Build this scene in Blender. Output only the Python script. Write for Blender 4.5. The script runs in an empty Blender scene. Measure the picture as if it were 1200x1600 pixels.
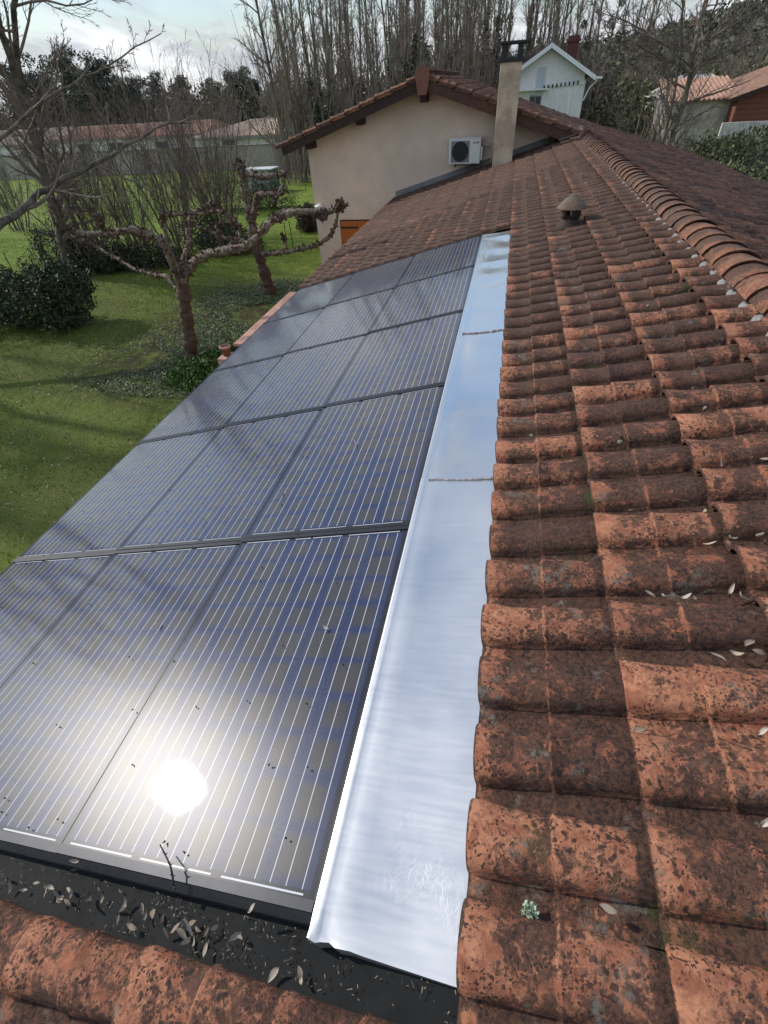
import bpy, math, random
import numpy as np
from mathutils import Vector, Matrix

C = bpy.context.scene.collection
G = 5.1                                    # camera height above the garden
# ------------------------------------------------------------------ camera
ROT = Matrix(((0.9768462, -0.10372426, 0.18711702),
              (0.2083852, 0.65934895, -0.72238117),
              (-0.04844696, 0.74464772, 0.66569712)))
cam = bpy.data.objects.new('camera', bpy.data.cameras.new('camera'))
C.objects.link(cam)
cam.matrix_world = Matrix.Translation((0, 0, G)) @ ROT.to_4x4()
cam.data.sensor_fit = 'VERTICAL'
cam.data.sensor_height = 36.0
cam.data.lens = 36.0 * 742.0 / 1600.0
cam.data.clip_start = 0.05
cam.data.clip_end = 2000
bpy.context.scene.camera = cam
# ------------------------------------------------------------------ light
SUN_AZ, SUN_EL = -76.0, 33.2               # azimuth from +Y towards +X
SUN_DIR = Vector((math.sin(math.radians(SUN_AZ)) * math.cos(math.radians(SUN_EL)),
                  math.cos(math.radians(SUN_AZ)) * math.cos(math.radians(SUN_EL)),
                  math.sin(math.radians(SUN_EL))))
sun = bpy.data.objects.new('sun', bpy.data.lights.new('sun', 'SUN'))
C.objects.link(sun)
sun.data.energy = 2.0
sun.data.angle = math.radians(1.5)
sun.data.color = (1.0, 0.94, 0.86)
sun.rotation_euler = SUN_DIR.to_track_quat('Z', 'Y').to_euler()
world = bpy.data.worlds.new('World')
bpy.context.scene.world = world
world.use_nodes = True
vs = bpy.context.scene.view_settings
vs.view_transform = 'Standard'
vs.look = 'None'
vs.exposure = 0.68
vs.gamma = 1.0
vs.use_curve_mapping = False


class NT:
    """small helper for node trees"""
    def __init__(s, nt):
        s.nt = nt; nt.nodes.clear()

    def n(s, typ, ins=None, **kw):
        nd = s.nt.nodes.new(typ)
        for k, v in kw.items():
            setattr(nd, k, v)
        if ins:
            for k, v in ins.items():
                s.set(nd.inputs[k], v)
        return nd

    def set(s, sock, v):
        if isinstance(v, bpy.types.NodeSocket):
            s.nt.links.new(v, sock)
        elif isinstance(v, (tuple, list)) and len(v) == 3 and sock.type == 'RGBA':
            sock.default_value = (*v, 1)
        else:
            sock.default_value = v

    def m(s, op, a, b=0.0, c=0.0, clamp=False):
        nd = s.n('ShaderNodeMath', {0: a, 1: b, 2: c}, operation=op)
        nd.use_clamp = clamp
        return nd.outputs[0]

    def noise(s, vec, scale, detail=4, rough=0.55, dist=0.0, out=0):
        nd = s.n('ShaderNodeTexNoise', {'Scale': scale, 'Detail': detail, 'Roughness': rough, 'Distortion': dist})
        if vec is not None:
            s.nt.links.new(vec, nd.inputs['Vector'])
        return nd.outputs[out]

    def ramp(s, fac, a, b, lo=0.0, hi=1.0, smooth=True):
        nd = s.n('ShaderNodeMapRange', {'Value': fac, 'From Min': a, 'From Max': b, 'To Min': lo, 'To Max': hi})
        if smooth:
            nd.interpolation_type = 'SMOOTHSTEP'
        return nd.outputs[0]

    def mix(s, f, a, b, mode='MIX'):
        nd = s.n('ShaderNodeMix', data_type='RGBA', blend_type=mode)
        s.set(nd.inputs[0], f); s.set(nd.inputs[6], a); s.set(nd.inputs[7], b)
        return nd.outputs[2]


w = NT(world.node_tree)
sky = w.n('ShaderNodeTexSky', sky_type='NISHITA')
sky.sun_disc = False
sky.sun_elevation = math.radians(SUN_EL)
sky.sun_rotation = math.radians(SUN_AZ)
sky.air_density = 1.0; sky.dust_density = 0.5; sky.ozone_density = 1.0
tc = w.n('ShaderNodeTexCoord')
sp = w.n('ShaderNodeSeparateXYZ', {0: tc.outputs['Generated']})
dz = w.m('ADD', w.m('MAXIMUM', sp.outputs[2], 0.0), 0.16)
pl = w.n('ShaderNodeCombineXYZ', {0: w.m('DIVIDE', sp.outputs[0], dz), 1: w.m('DIVIDE', sp.outputs[1], dz), 2: 9.6})
streak = w.n('ShaderNodeMapping', {'Vector': pl.outputs[0], 'Rotation': (0, 0, math.radians(62)), 'Scale': (1.0, 0.42, 1.0)})
c1 = w.noise(streak.outputs[0], 1.25, 8, 0.58, 0.5)
c2 = w.noise(pl.outputs[0], 0.8, 5, 0.55, 0.6)
c3 = w.noise(streak.outputs[0], 3.1, 6, 0.6, 0.8)
low = w.ramp(sp.outputs[2], 0.10, 0.0, 0.0, 0.26)
cover = w.ramp(w.m('ADD', w.m('ADD', c1, w.m('MULTIPLY', c2, 0.5)), low), 0.66, 0.88)
tone = w.ramp(w.m('ADD', w.m('MULTIPLY', c1, 0.55), w.m('MULTIPLY', c3, 0.45)), 0.40, 0.66)
cloud = w.mix(tone, (2.5, 2.7, 3.05), (5.5, 5.6, 5.75))
sd = w.n('ShaderNodeVectorMath', {0: tc.outputs['Generated'], 1: tuple(SUN_DIR)}, operation='DOT_PRODUCT')
cs = w.m('MAXIMUM', sd.outputs['Value'], 0.0)
glow = w.m('ADD', w.m('MULTIPLY', w.m('POWER', cs, 90.0), 2.2), w.m('MULTIPLY', w.m('POWER', cs, 6.0), 0.5))
bright = w.m('ADD', glow, 1.0)
cloud = w.n('ShaderNodeVectorMath', {0: cloud, 'Scale': bright}, operation='SCALE').outputs[0]
skyc = w.n('ShaderNodeVectorMath', {0: sky.outputs[0], 'Scale': w.ramp(sp.outputs[2], 0.0, 0.35, 0.50, 1.0)}, operation='SCALE').outputs[0]
col = w.mix(w.m('MULTIPLY', cover, 0.93), skyc, cloud)
bg = w.n('ShaderNodeBackground', {'Color': col, 'Strength': 0.125})
wo = w.n('ShaderNodeOutputWorld', {'Surface': bg.outputs[0]})

# ------------------------------------------------------------------ materials
MATS = {}


def mat(name, color=(0.5, 0.5, 0.5), rough=0.8, metal=0.0, var=0.0, vscale=3.0, bump=0.0, bscale=40.0, color2=None, spec=0.4, c2scale=None):
    if name in MATS:
        return MATS[name]
    m = bpy.data.materials.new(name); m.use_nodes = True
    t = NT(m.node_tree)
    geo = t.n('ShaderNodeNewGeometry')
    pos = geo.outputs['Position']
    base = color
    if color2:
        f = t.ramp(t.noise(pos, c2scale or vscale, 5, 0.6), 0.38, 0.62)
        base = t.mix(f, color, color2)
    if var > 0:
        v = t.ramp(t.noise(pos, vscale * 3.1, 5, 0.65), 0.25, 0.75, 1 - var, 1 + var, False)
        base = t.n('ShaderNodeVectorMath', {0: base if not isinstance(base, tuple) else base, 'Scale': v}, operation='SCALE').outputs[0]
    p = t.n('ShaderNodeBsdfPrincipled', {'Roughness': rough, 'Metallic': metal, 'Specular IOR Level': spec})
    t.set(p.inputs['Base Color'], base)
    if bump > 0:
        b = t.n('ShaderNodeBump', {'Height': t.noise(pos, bscale, 5, 0.65), 'Strength': 1.0, 'Distance': bump})
        t.set(p.inputs['Normal'], b.outputs[0])
    t.n('ShaderNodeOutputMaterial', {'Surface': p.outputs[0]})
    MATS[name] = m
    return m


def tile_material(name, grime=0.0, fade=0.0):
    m = bpy.data.materials.new(name); m.use_nodes = True
    t = NT(m.node_tree)
    pos = t.n('ShaderNodeNewGeometry').outputs['Position']
    oi = t.n('ShaderNodeObjectInfo').outputs['Random']
    at = t.n('ShaderNodeAttribute', attribute_name='tone')
    seprgb = t.n('ShaderNodeSeparateColor', {0: at.outputs['Color']})
    dirt, rnd, edge = seprgb.outputs[0], seprgb.outputs[1], seprgb.outputs[2]  # dirt: grime in the pans, plus gap shade painted along the seams
    rr = t.m('FRACT', t.m('ADD', rnd, oi))
    n1 = t.noise(pos, 3.4, 4, 0.6, 0.4)
    n2 = t.noise(pos, 17, 6, 0.68, 0.6)
    n3 = t.noise(pos, 75, 4, 0.7)
    orange = t.mix(t.ramp(n2, 0.35, 0.62), (0.27, 0.094, 0.050), (0.54, 0.240, 0.130))
    orange = t.mix(t.ramp(rr, 0.0, 1.0, 0, 0.30), orange, (0.26, 0.085, 0.045))
    wv = t.n('ShaderNodeTexNoise', {'Vector': pos, 'Scale': 42.0, 'Detail': 3.0, 'Roughness': 0.6})
    wv = t.n('ShaderNodeVectorMath', {0: wv.outputs['Color'], 1: (0.5, 0.5, 0.5)}, operation='SUBTRACT').outputs[0]
    wv = t.n('ShaderNodeVectorMath', {0: wv, 'Scale': 0.030}, operation='SCALE').outputs[0]
    wp_ = t.n('ShaderNodeVectorMath', {0: pos, 1: wv}, operation='ADD').outputs[0]
    fl = t.noise(wp_, 46, 8, 0.74)
    brown = t.mix(t.ramp(t.m('ADD', t.m('MULTIPLY', n3, 0.5), t.m('MULTIPLY', fl, 0.5)), 0.36, 0.64), (0.018, 0.011, 0.009), (0.125, 0.056, 0.034))
    k = t.m('ADD', t.m('MULTIPLY', n2, 0.95), t.m('MULTIPLY', n1, 0.55))
    k = t.m('ADD', k, t.m('MULTIPLY', t.m('SUBTRACT', fl, 0.5), 0.95))
    k = t.m('ADD', k, t.m('MULTIPLY', dirt, 0.13))
    k = t.m('ADD', k, t.m('MULTIPLY', t.m('SUBTRACT', rr, 0.5), 0.21))
    k = t.m('ADD', k, t.m('MULTIPLY', edge, -0.18))
    k = t.m('ADD', k, grime)
    # the far end of the roof has more lichen on it
    old = t.ramp(t.m('ADD', t.n('ShaderNodeSeparateXYZ', {0: pos}).outputs[1], t.m('MULTIPLY', n1, 5.0)), 3.5, 10.5)
    k = t.m('ADD', k, t.m('MULTIPLY', old, 0.16))
    col = t.mix(t.ramp(k, 0.66, 0.86), orange, brown)
    # black lichen spots, ragged and clustered
    v = t.n('ShaderNodeTexVoronoi', {'Vector': wp_, 'Scale': 92.0, 'Randomness': 1.0})
    v2 = t.n('ShaderNodeTexVoronoi', {'Vector': wp_, 'Scale': 40.0, 'Randomness': 1.0})
    warp = t.m('MULTIPLY', t.m('SUBTRACT', fl, 0.5), 0.9)
    n4 = t.noise(pos, 10, 3, 0.6)
    s1 = t.m('MULTIPLY', t.ramp(t.m('ADD', v.outputs['Distance'], warp), 0.40, 0.24), t.ramp(n4, 0.40, 0.58))
    s2 = t.m('MULTIPLY', t.ramp(t.m('ADD', v2.outputs['Distance'], warp), 0.36, 0.22), t.ramp(t.noise(pos, 5.1, 3), 0.44, 0.56))
    col = t.mix(t.m('MULTIPLY', t.m('MAXIMUM', s1, s2), 0.90), col, (0.018, 0.013, 0.012))
    col = t.mix(t.m('ADD', fade, t.m('MULTIPLY', old, 0.28)), col, t.mix(n2, (0.085, 0.056, 0.040), (0.185, 0.115, 0.078)))
    # grey and greenish lichen patches
    n5 = t.noise(pos, 7.3, 5, 0.6, 0.5)
    g1 = t.m('MULTIPLY', t.ramp(n5, 0.58, 0.68), t.ramp(fl, 0.42, 0.58))
    col = t.mix(t.m('MULTIPLY', g1, 0.75), col, (0.17, 0.165, 0.135))
    n6 = t.noise(pos, 260, 2, 0.5)
    col = t.mix(t.ramp(n6, 0.70, 0.78, 0, 0.5), col, (0.48, 0.32, 0.22))
    col = t.mix(t.m('MULTIPLY', t.ramp(t.noise(pos, 4.3, 3), 0.6, 0.75), t.m('MULTIPLY', dirt, 0.6)), col, (0.045, 0.055, 0.016))
    hh = t.m('ADD', t.m('MULTIPLY', fl, 0.9), t.m('MULTIPLY', n2, 0.9))
    hh = t.m('ADD', hh, t.m('MULTIPLY', t.m('MAXIMUM', s1, s2), 0.25))
    b = t.n('ShaderNodeBump', {'Height': hh, 'Strength': 1.0, 'Distance': 0.006})
    p = t.n('ShaderNodeBsdfPrincipled', {'Base Color': col, 'Roughness': 0.85, 'Specular IOR Level': 0.32, 'Normal': b.outputs[0]})
    t.n('ShaderNodeOutputMaterial', {'Surface': p.outputs[0]})
    MATS[name] = m
    return m


def panel_material(W, L):
    m = bpy.data.materials.new('solar_glass'); m.use_nodes = True
    t = NT(m.node_tree)
    ob = t.n('ShaderNodeTexCoord').outputs['Object']
    s = t.n('ShaderNodeSeparateXYZ', {0: ob})
    x, y = s.outputs[0], t.m('MULTIPLY', s.outputs[1], -1.0)
    mx, my = 0.022, 0.045
    cx = t.m('MULTIPLY', t.m('DIVIDE', t.m('SUBTRACT', x, mx), W - 2 * mx), 6.0)
    cy = t.m('MULTIPLY', t.m('DIVIDE', t.m('SUBTRACT', y, my), L - 2 * my), 10.0)
    inx = t.m('MULTIPLY', t.m('GREATER_THAN', cx, 0.0), t.m('LESS_THAN', cx, 6.0))
    iny = t.m('MULTIPLY', t.m('GREATER_THAN', cy, 0.0), t.m('LESS_THAN', cy, 10.0))
    inside = t.m('MULTIPLY', inx, iny)
    fx, fy = t.m('FRACT', cx), t.m('FRACT', cy)
    ex = t.m('SUBTRACT', 0.5, t.m('ABSOLUTE', t.m('SUBTRACT', fx, 0.5)))
    ey = t.m('SUBTRACT', 0.5, t.m('ABSOLUTE', t.m('SUBTRACT', fy, 0.5)))
    pos = t.n('ShaderNodeNewGeometry').outputs['Position']
    cl = t.noise(pos, 2.2, 3)
    idx = t.n('ShaderNodeCombineXYZ', {0: t.m('FLOOR', cx), 1: t.m('FLOOR', cy), 2: t.n('ShaderNodeObjectInfo').outputs['Random']})
    wn = t.n('ShaderNodeTexWhiteNoise', {0: idx.outputs[0]}, noise_dimensions='3D').outputs[0]
    ed = t.m('ADD', t.m('MINIMUM', ex, t.m('MULTIPLY', ey, 1.3)), t.m('MULTIPLY', t.m('SUBTRACT', cl, 0.5), 0.25))
    ed = t.m('ADD', ed, t.m('MULTIPLY', t.m('SUBTRACT', wn, 0.5), 0.16))
    cell = t.mix(t.ramp(ed, 0.02, 0.30), (0.022, 0.032, 0.078), (0.052, 0.046, 0.043))
    gap = t.m('MAXIMUM', t.m('LESS_THAN', ex, 0.010), t.m('LESS_THAN', ey, 0.010))
    cell = t.mix(gap, cell, (0.012, 0.016, 0.075))
    # three busbars to a cell
    bx = t.m('FRACT', t.m('MULTIPLY', cx, 3.0))
    bl = t.m('MULTIPLY', t.m('LESS_THAN', t.m('ABSOLUTE', t.m('SUBTRACT', bx, 0.5)), 0.024), inside)
    cell = t.mix(inside, (0.014, 0.014, 0.018), cell)
    # ribbon across the strings, at both ends of the module
    rb = t.m('LESS_THAN', t.m('ABSOLUTE', t.m('SUBTRACT', t.m('ABSOLUTE', t.m('SUBTRACT', y, L / 2)), L / 2 - 0.034)), 0.0024)
    seg = t.m('FRACT', t.m('ADD', t.m('DIVIDE', cx, 2.0), 0.0))
    rb = t.m('MULTIPLY', rb, t.m('MULTIPLY', t.m('GREATER_THAN', seg, 0.06), t.m('LESS_THAN', seg, 0.94)))
    rb = t.m('MULTIPLY', rb, inx)
    cell = t.mix(t.m('MAXIMUM', bl, rb), cell, (0.56, 0.58, 0.60))
    # dust film and dried drops
    dust = t.m('MULTIPLY', t.ramp(t.noise(pos, 5, 6, 0.7), 0.35, 0.75), t.ramp(t.noise(pos, 160, 3, 0.7), 0.35, 0.7))
    cell = t.mix(t.m('MULTIPLY', dust, 0.10), cell, (0.42, 0.40, 0.36))
    rough = t.ramp(t.noise(pos, 3.0, 5, 0.6), 0.3, 0.7, 0.075, 0.11)
    di = t.n('ShaderNodeBsdfDiffuse', {'Color': cell})
    g1 = t.n('ShaderNodeBsdfAnisotropic', {'Color': (1, 1, 1), 'Roughness': rough}, distribution='BECKMANN')
    g2 = t.n('ShaderNodeBsdfAnisotropic', {'Color': (1, 1, 1), 'Roughness': 0.30}, distribution='BECKMANN')
    gm_ = t.n('ShaderNodeMixShader', {0: 0.40, 1: g1.outputs[0], 2: g2.outputs[0]})
    fr = t.n('ShaderNodeFresnel', {'IOR': 1.5})
    fin = t.n('ShaderNodeMixShader', {0: fr.outputs[0], 1: di.outputs[0], 2: gm_.outputs[0]})
    t.n('ShaderNodeOutputMaterial', {'Surface': fin.outputs[0]})
    return m


def zinc_material(name, ra, rb):
    m = bpy.data.materials.new(name); m.use_nodes = True
    t = NT(m.node_tree)
    pos = t.n('ShaderNodeNewGeometry').outputs['Position']
    n1 = t.noise(pos, 2.0, 4)
    mp = t.n('ShaderNodeMapping', {'Vector': pos, 'Scale': (6, 60, 6)})
    n2 = t.noise(mp.outputs[0], 1.0, 3)
    col = t.mix(n1, (0.64, 0.645, 0.635), (0.75, 0.745, 0.73))
    rough = t.ramp(t.m('ADD', t.m('MULTIPLY', n1, 0.7), t.m('MULTIPLY', n2, 0.3)), 0.3, 0.7, ra, rb)
    cr = t.noise(pos, 22, 6, 0.75, 2.5)
    patch = t.ramp(t.noise(pos, 2.6, 2), 0.50, 0.66)
    h = t.m('ADD', t.m('MULTIPLY', t.m('MULTIPLY', t.ramp(cr, 0.40, 0.66), patch), 0.00016), t.m('MULTIPLY', t.noise(pos, 3.0, 2), 0.0025))
    h = t.m('ADD', h, t.m('MULTIPLY', n2, 0.00012))
    b = t.n('ShaderNodeBump', {'Height': h, 'Strength': 0.8, 'Distance': 1.0})
    p = t.n('ShaderNodeBsdfPrincipled', {'Base Color': col, 'Roughness': rough, 'Metallic': 0.92, 'Normal': b.outputs[0]})
    t.n('ShaderNodeOutputMaterial', {'Surface': p.outputs[0]})
    return m


def ground_material():
    m = bpy.data.materials.new('meadow'); m.use_nodes = True
    t = NT(m.node_tree)
    pos = t.n('ShaderNodeNewGeometry').outputs['Position']
    s = t.n('ShaderNodeSeparateXYZ', {0: pos})
    n1 = t.noise(pos, 0.35, 5, 0.6)
    n2 = t.noise(pos, 2.3, 6, 0.65)
    n3 = t.noise(pos, 24, 4, 0.7)
    green = t.mix(t.ramp(n2, 0.3, 0.7), (0.130, 0.190, 0.024), (0.230, 0.300, 0.056))
    brown = t.mix(n3, (0.030, 0.026, 0.014), (0.090, 0.070, 0.040))
    mossy = t.mix(n3, (0.080, 0.100, 0.022), (0.185, 0.205, 0.055))
    # the shaded garden under the trees is bare and mossy, the far meadow is bright
    near = t.m('MULTIPLY', t.ramp(s.outputs[1], 19.5, 15.5), t.ramp(s.outputs[0], -26, -18))
    bare = t.m('MULTIPLY', near, t.ramp(t.m('ADD', n1, t.m('MULTIPLY', n2, 0.5)), 0.62, 0.86))
    soil = t.m('MULTIPLY', near, t.m('MULTIPLY', t.ramp(t.m('ABSOLUTE', t.m('ADD', s.outputs[0], 8.3)), 3.2, 1.0), t.ramp(n2, 0.36, 0.55)))
    soil = t.m('MULTIPLY', soil, t.ramp(s.outputs[1], 7.6, 9.4))
    c = t.mix(t.m('MULTIPLY', near, 0.45), green, mossy)
    c = t.mix(bare, c, mossy)
    c = t.mix(t.m('MULTIPLY', soil, 0.85), c, brown)
    v = t.ramp(n3, 0.25, 0.75, 0.6, 1.35, False)
    c = t.n('ShaderNodeVectorMath', {0: c, 'Scale': v}, operation='SCALE').outputs[0]
    b = t.n('ShaderNodeBump', {'Height': t.m('ADD', n3, t.m('MULTIPLY', n2, 2.0)), 'Strength': 1.0, 'Distance': 0.06})
    p = t.n('ShaderNodeBsdfPrincipled', {'Base Color': c, 'Roughness': 0.95, 'Specular IOR Level': 0.15, 'Normal': b.outputs[0]})
    t.n('ShaderNodeOutputMaterial', {'Surface': p.outputs[0]})
    return m


def leaf_material(name, a, b, rough=0.6, spec=0.3, trans=0.0):
    m = bpy.data.materials.new(name); m.use_nodes = True
    t = NT(m.node_tree)
    at = t.n('ShaderNodeAttribute', attribute_name='tone')
    f = t.n('ShaderNodeSeparateColor', {0: at.outputs['Color']}).outputs[1]
    c = t.mix(f, a, b)
    p = t.n('ShaderNodeBsdfPrincipled', {'Base Color': c, 'Roughness': rough, 'Specular IOR Level': spec})
    t.n('ShaderNodeOutputMaterial', {'Surface': p.outputs[0]})
    MATS[name] = m
    return m


# ------------------------------------------------------------------ mesh helpers
class MB:
    def __init__(s):
        s.v = []; s.f = []; s.tone = []; s.n = 0

    def add(s, V, F, tone=None):
        V = np.asarray(V, float).reshape(-1, 3)
        s.v.append(V)
        o = s.n
        s.f.extend([tuple(int(i) + o for i in f) for f in F])
        if tone is not None:
            tone = np.asarray(tone, float)
            if tone.ndim == 1:
                tone = np.tile(tone, (len(V), 1))
            s.tone.append(tone)
        else:
            s.tone.append(np.tile((0.3, 0.5, 0.0), (len(V), 1)))
        s.n += len(V)
        return s

    def box(s, a, b, rot=None, org=None):
        (x0, y0, z0), (x1, y1, z1) = a, b
        V = np.array([(x, y, z) for z in (z0, z1) for y in (y0, y1) for x in (x0, x1)], float)
        if rot is not None:
            o = np.array(org if org is not None else (0, 0, 0), float)
            V = (V - o) @ np.array(rot).T + o
        return s.add(V, [(0, 2, 3, 1), (4, 5, 7, 6), (0, 1, 5, 4), (2, 6, 7, 3), (0, 4, 6, 2), (1, 3, 7, 5)])

    def quad(s, a, b, c, d, tone=None):
        return s.add([a, b, c, d], [(0, 1, 2, 3)], tone)

    def slab(s, pts, thick):
        """polygon pts (closed, any plane) extruded by vector thick"""
        P = np.asarray(pts, float); k = len(P); T = np.asarray(thick, float)
        F = [tuple(range(k)), tuple(range(2 * k - 1, k - 1, -1))] + [(i, (i + 1) % k, k + (i + 1) % k, k + i) for i in range(k)]
        return s.add(np.vstack([P, P + T]), F)

    def tube(s, pts, rad, k=6, tone=None, cap=True):
        P = np.asarray(pts, float); n = len(P)
        R = np.full(n, rad, float) if np.isscalar(rad) else np.asarray(rad, float)
        T = np.gradient(P, axis=0); T /= np.linalg.norm(T, axis=1)[:, None] + 1e-9
        ref = np.array([0, 0, 1.0]) if abs(T[0][2]) < 0.8 else np.array([1.0, 0, 0])
        A = np.cross(T, ref); A /= np.linalg.norm(A, axis=1)[:, None] + 1e-9
        B = np.cross(T, A)
        th = np.arange(k) * 2 * math.pi / k
        V = P[:, None, :] + R[:, None, None] * (np.cos(th)[None, :, None] * A[:, None, :] + np.sin(th)[None, :, None] * B[:, None, :])
        F = []
        for i in range(n - 1):
            for j in range(k):
                j2 = (j + 1) % k
                F.append((i * k + j, i * k + j2, (i + 1) * k + j2, (i + 1) * k + j))
        if cap:
            F.append(tuple(range(k))); F.append(tuple((n - 1) * k + j for j in range(k - 1, -1, -1)))
        return s.add(V.reshape(-1, 3), F, tone)

    def lathe(s, prof, k=20, c=(0, 0, 0)):
        V = []; F = []
        for (r, z) in prof:
            for j in range(k):
                a = 2 * math.pi * j / k
                V.append((c[0] + r * math.cos(a), c[1] + r * math.sin(a), c[2] + z))
        for i in range(len(prof) - 1):
            for j in range(k):
                j2 = (j + 1) % k
                F.append((i * k + j, i * k + j2, (i + 1) * k + j2, (i + 1) * k + j))
        F.append(tuple(range(k - 1, -1, -1))); F.append(tuple((len(prof) - 1) * k + j for j in range(k)))
        return s.add(V, F)

    def cards(s, P, size, rng, tone=None, flat=0.0, asp=0.5, tri=False):
        """a leaf-sized quad at every point"""
        P = np.asarray(P, float); n = len(P)
        if n == 0:
            return s
        A = rng.normal(size=(n, 3)); A[:, 2] *= (1 - flat); A /= np.linalg.norm(A, axis=1)[:, None]
        B = rng.normal(size=(n, 3)); B[:, 2] *= (1 - flat)
        B -= (A * B).sum(1)[:, None] * A; B /= np.linalg.norm(B, axis=1)[:, None]
        S = (np.asarray(size) * rng.uniform(0.6, 1.4, n))[:, None]
        A = A * S; B = B * S * asp
        if tri:
            V = np.stack([P - A - B, P - A + B, P + A], 1).reshape(-1, 3); q = 3
        else:
            V = np.stack([P - A, P - B, P + A, P + B], 1).reshape(-1, 3); q = 4
        F = (np.arange(n)[:, None] * q + np.arange(q)[None, :])
        tn = rng.uniform(0, 1, n) if tone is None else tone
        T = np.zeros((n * q, 3)); T[:, 1] = np.repeat(tn, q)
        s.v.append(V); o = s.n
        s.f.extend(map(tuple, (F + o).tolist())); s.tone.append(T); s.n += len(V)
        return s

    def mesh(s, name, m, smooth=False):
        me = bpy.data.meshes.new(name)
        V = np.vstack(s.v)
        me.from_pydata(V.tolist(), [], s.f)
        ca = me.color_attributes.new('tone', 'FLOAT_COLOR', 'POINT')
        T = np.ones((len(V), 4), np.float32); T[:, :3] = np.vstack(s.tone)
        ca.data.foreach_set('color', T.ravel())
        if smooth:
            me.polygons.foreach_set('use_smooth', [True] * len(me.polygons))
        if m:
            me.materials.append(m)
        me.update()
        return me

    def build(s, name, m, parent=None, smooth=False, world=True, bevel=0.0):
        """link as one object; vertices in world space unless world=False"""
        off = np.zeros(3)
        if parent is not None and world:
            o = parent
            while o is not None:
                off += np.array(o.location); o = o.parent
            s.v = [np.vstack(s.v) - off]; s.tone = [np.vstack(s.tone)]
        o = bpy.data.objects.new(name, s.mesh(name, m, smooth))
        C.objects.link(o)
        o.parent = parent
        if bevel:
            b = o.modifiers.new('bevel', 'BEVEL'); b.width = bevel; b.segments = 2; b.limit_method = 'ANGLE'
        return o


def tag(o, label=None, cat=None, group=None, kind=None):
    if label: o['label'] = label
    if cat: o['category'] = cat
    if group: o['group'] = group
    if kind: o['kind'] = kind
    return o


def empty(name, loc, label, cat, group=None):
    o = bpy.data.objects.new(name, None); C.objects.link(o)
    o.location = loc
    o.empty_display_size = 0.2
    return tag(o, label, cat, group)


def copy_tree(o, parent=None):
    c = o.copy(); C.objects.link(c); c.parent = parent
    for ch in list(o.children):
        copy_tree(ch, c)
    return c


def pix(px, py, Y):
    """place seen at (px, py) in the photograph, Y metres north of the camera"""
    d = ROT @ Vector((px - 600.0, -(py - 800.0), -742.0))
    d = d * (Y / d.y)
    return np.array((d.x, d.y, d.z + G))


def pixg(px, py, z=0.0):
    d = ROT @ Vector((px - 600.0, -(py - 800.0), -742.0))
    d = d * ((z - G) / d.z)
    return np.array((d.x, d.y, z))


# ------------------------------------------------------------------ roof frame
SL = math.radians(15.2)
UD = np.array((-math.cos(SL), 0, -math.sin(SL)))
NN = np.array((-math.sin(SL), 0, math.cos(SL)))
VY = np.array((0, 1.0, 0))
O0 = np.array((0, 0, G)) - 1.5 * NN


def P(u, v, h=0.0):
    u, v, h = np.asarray(u, float), np.asarray(v, float), np.asarray(h, float)
    return O0 + u[..., None] * UD + v[..., None] * VY + h[..., None] * NN


def P1(u, v, h=0.0):
    return O0 + u * UD + v * VY + h * NN


TB = -0.066                                # tile bed height below the glass plane
U_R, U_E = -1.36, 3.765                     # ridge, eave
RIDGE = P1(U_R, 0, TB)
UD2 = np.array((math.cos(SL), 0, -math.sin(SL)))
NN2 = np.array((math.sin(SL), 0, math.cos(SL)))
TILE_L, TILE_W = 0.44, 0.235
PH_U, PH_V = 0.33, 0.03                    # a course seam, a barrel's far edge
V0, V1 = -2.2, 16.45

tileM = tile_material('weathered_terracotta', 0.06, 0.06)
tileM2 = tile_material('weathered_terracotta_far_slope', -0.16, 0.05)
ridgeM = tile_material('ridge_terracotta', -0.04, 0.30)


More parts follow.
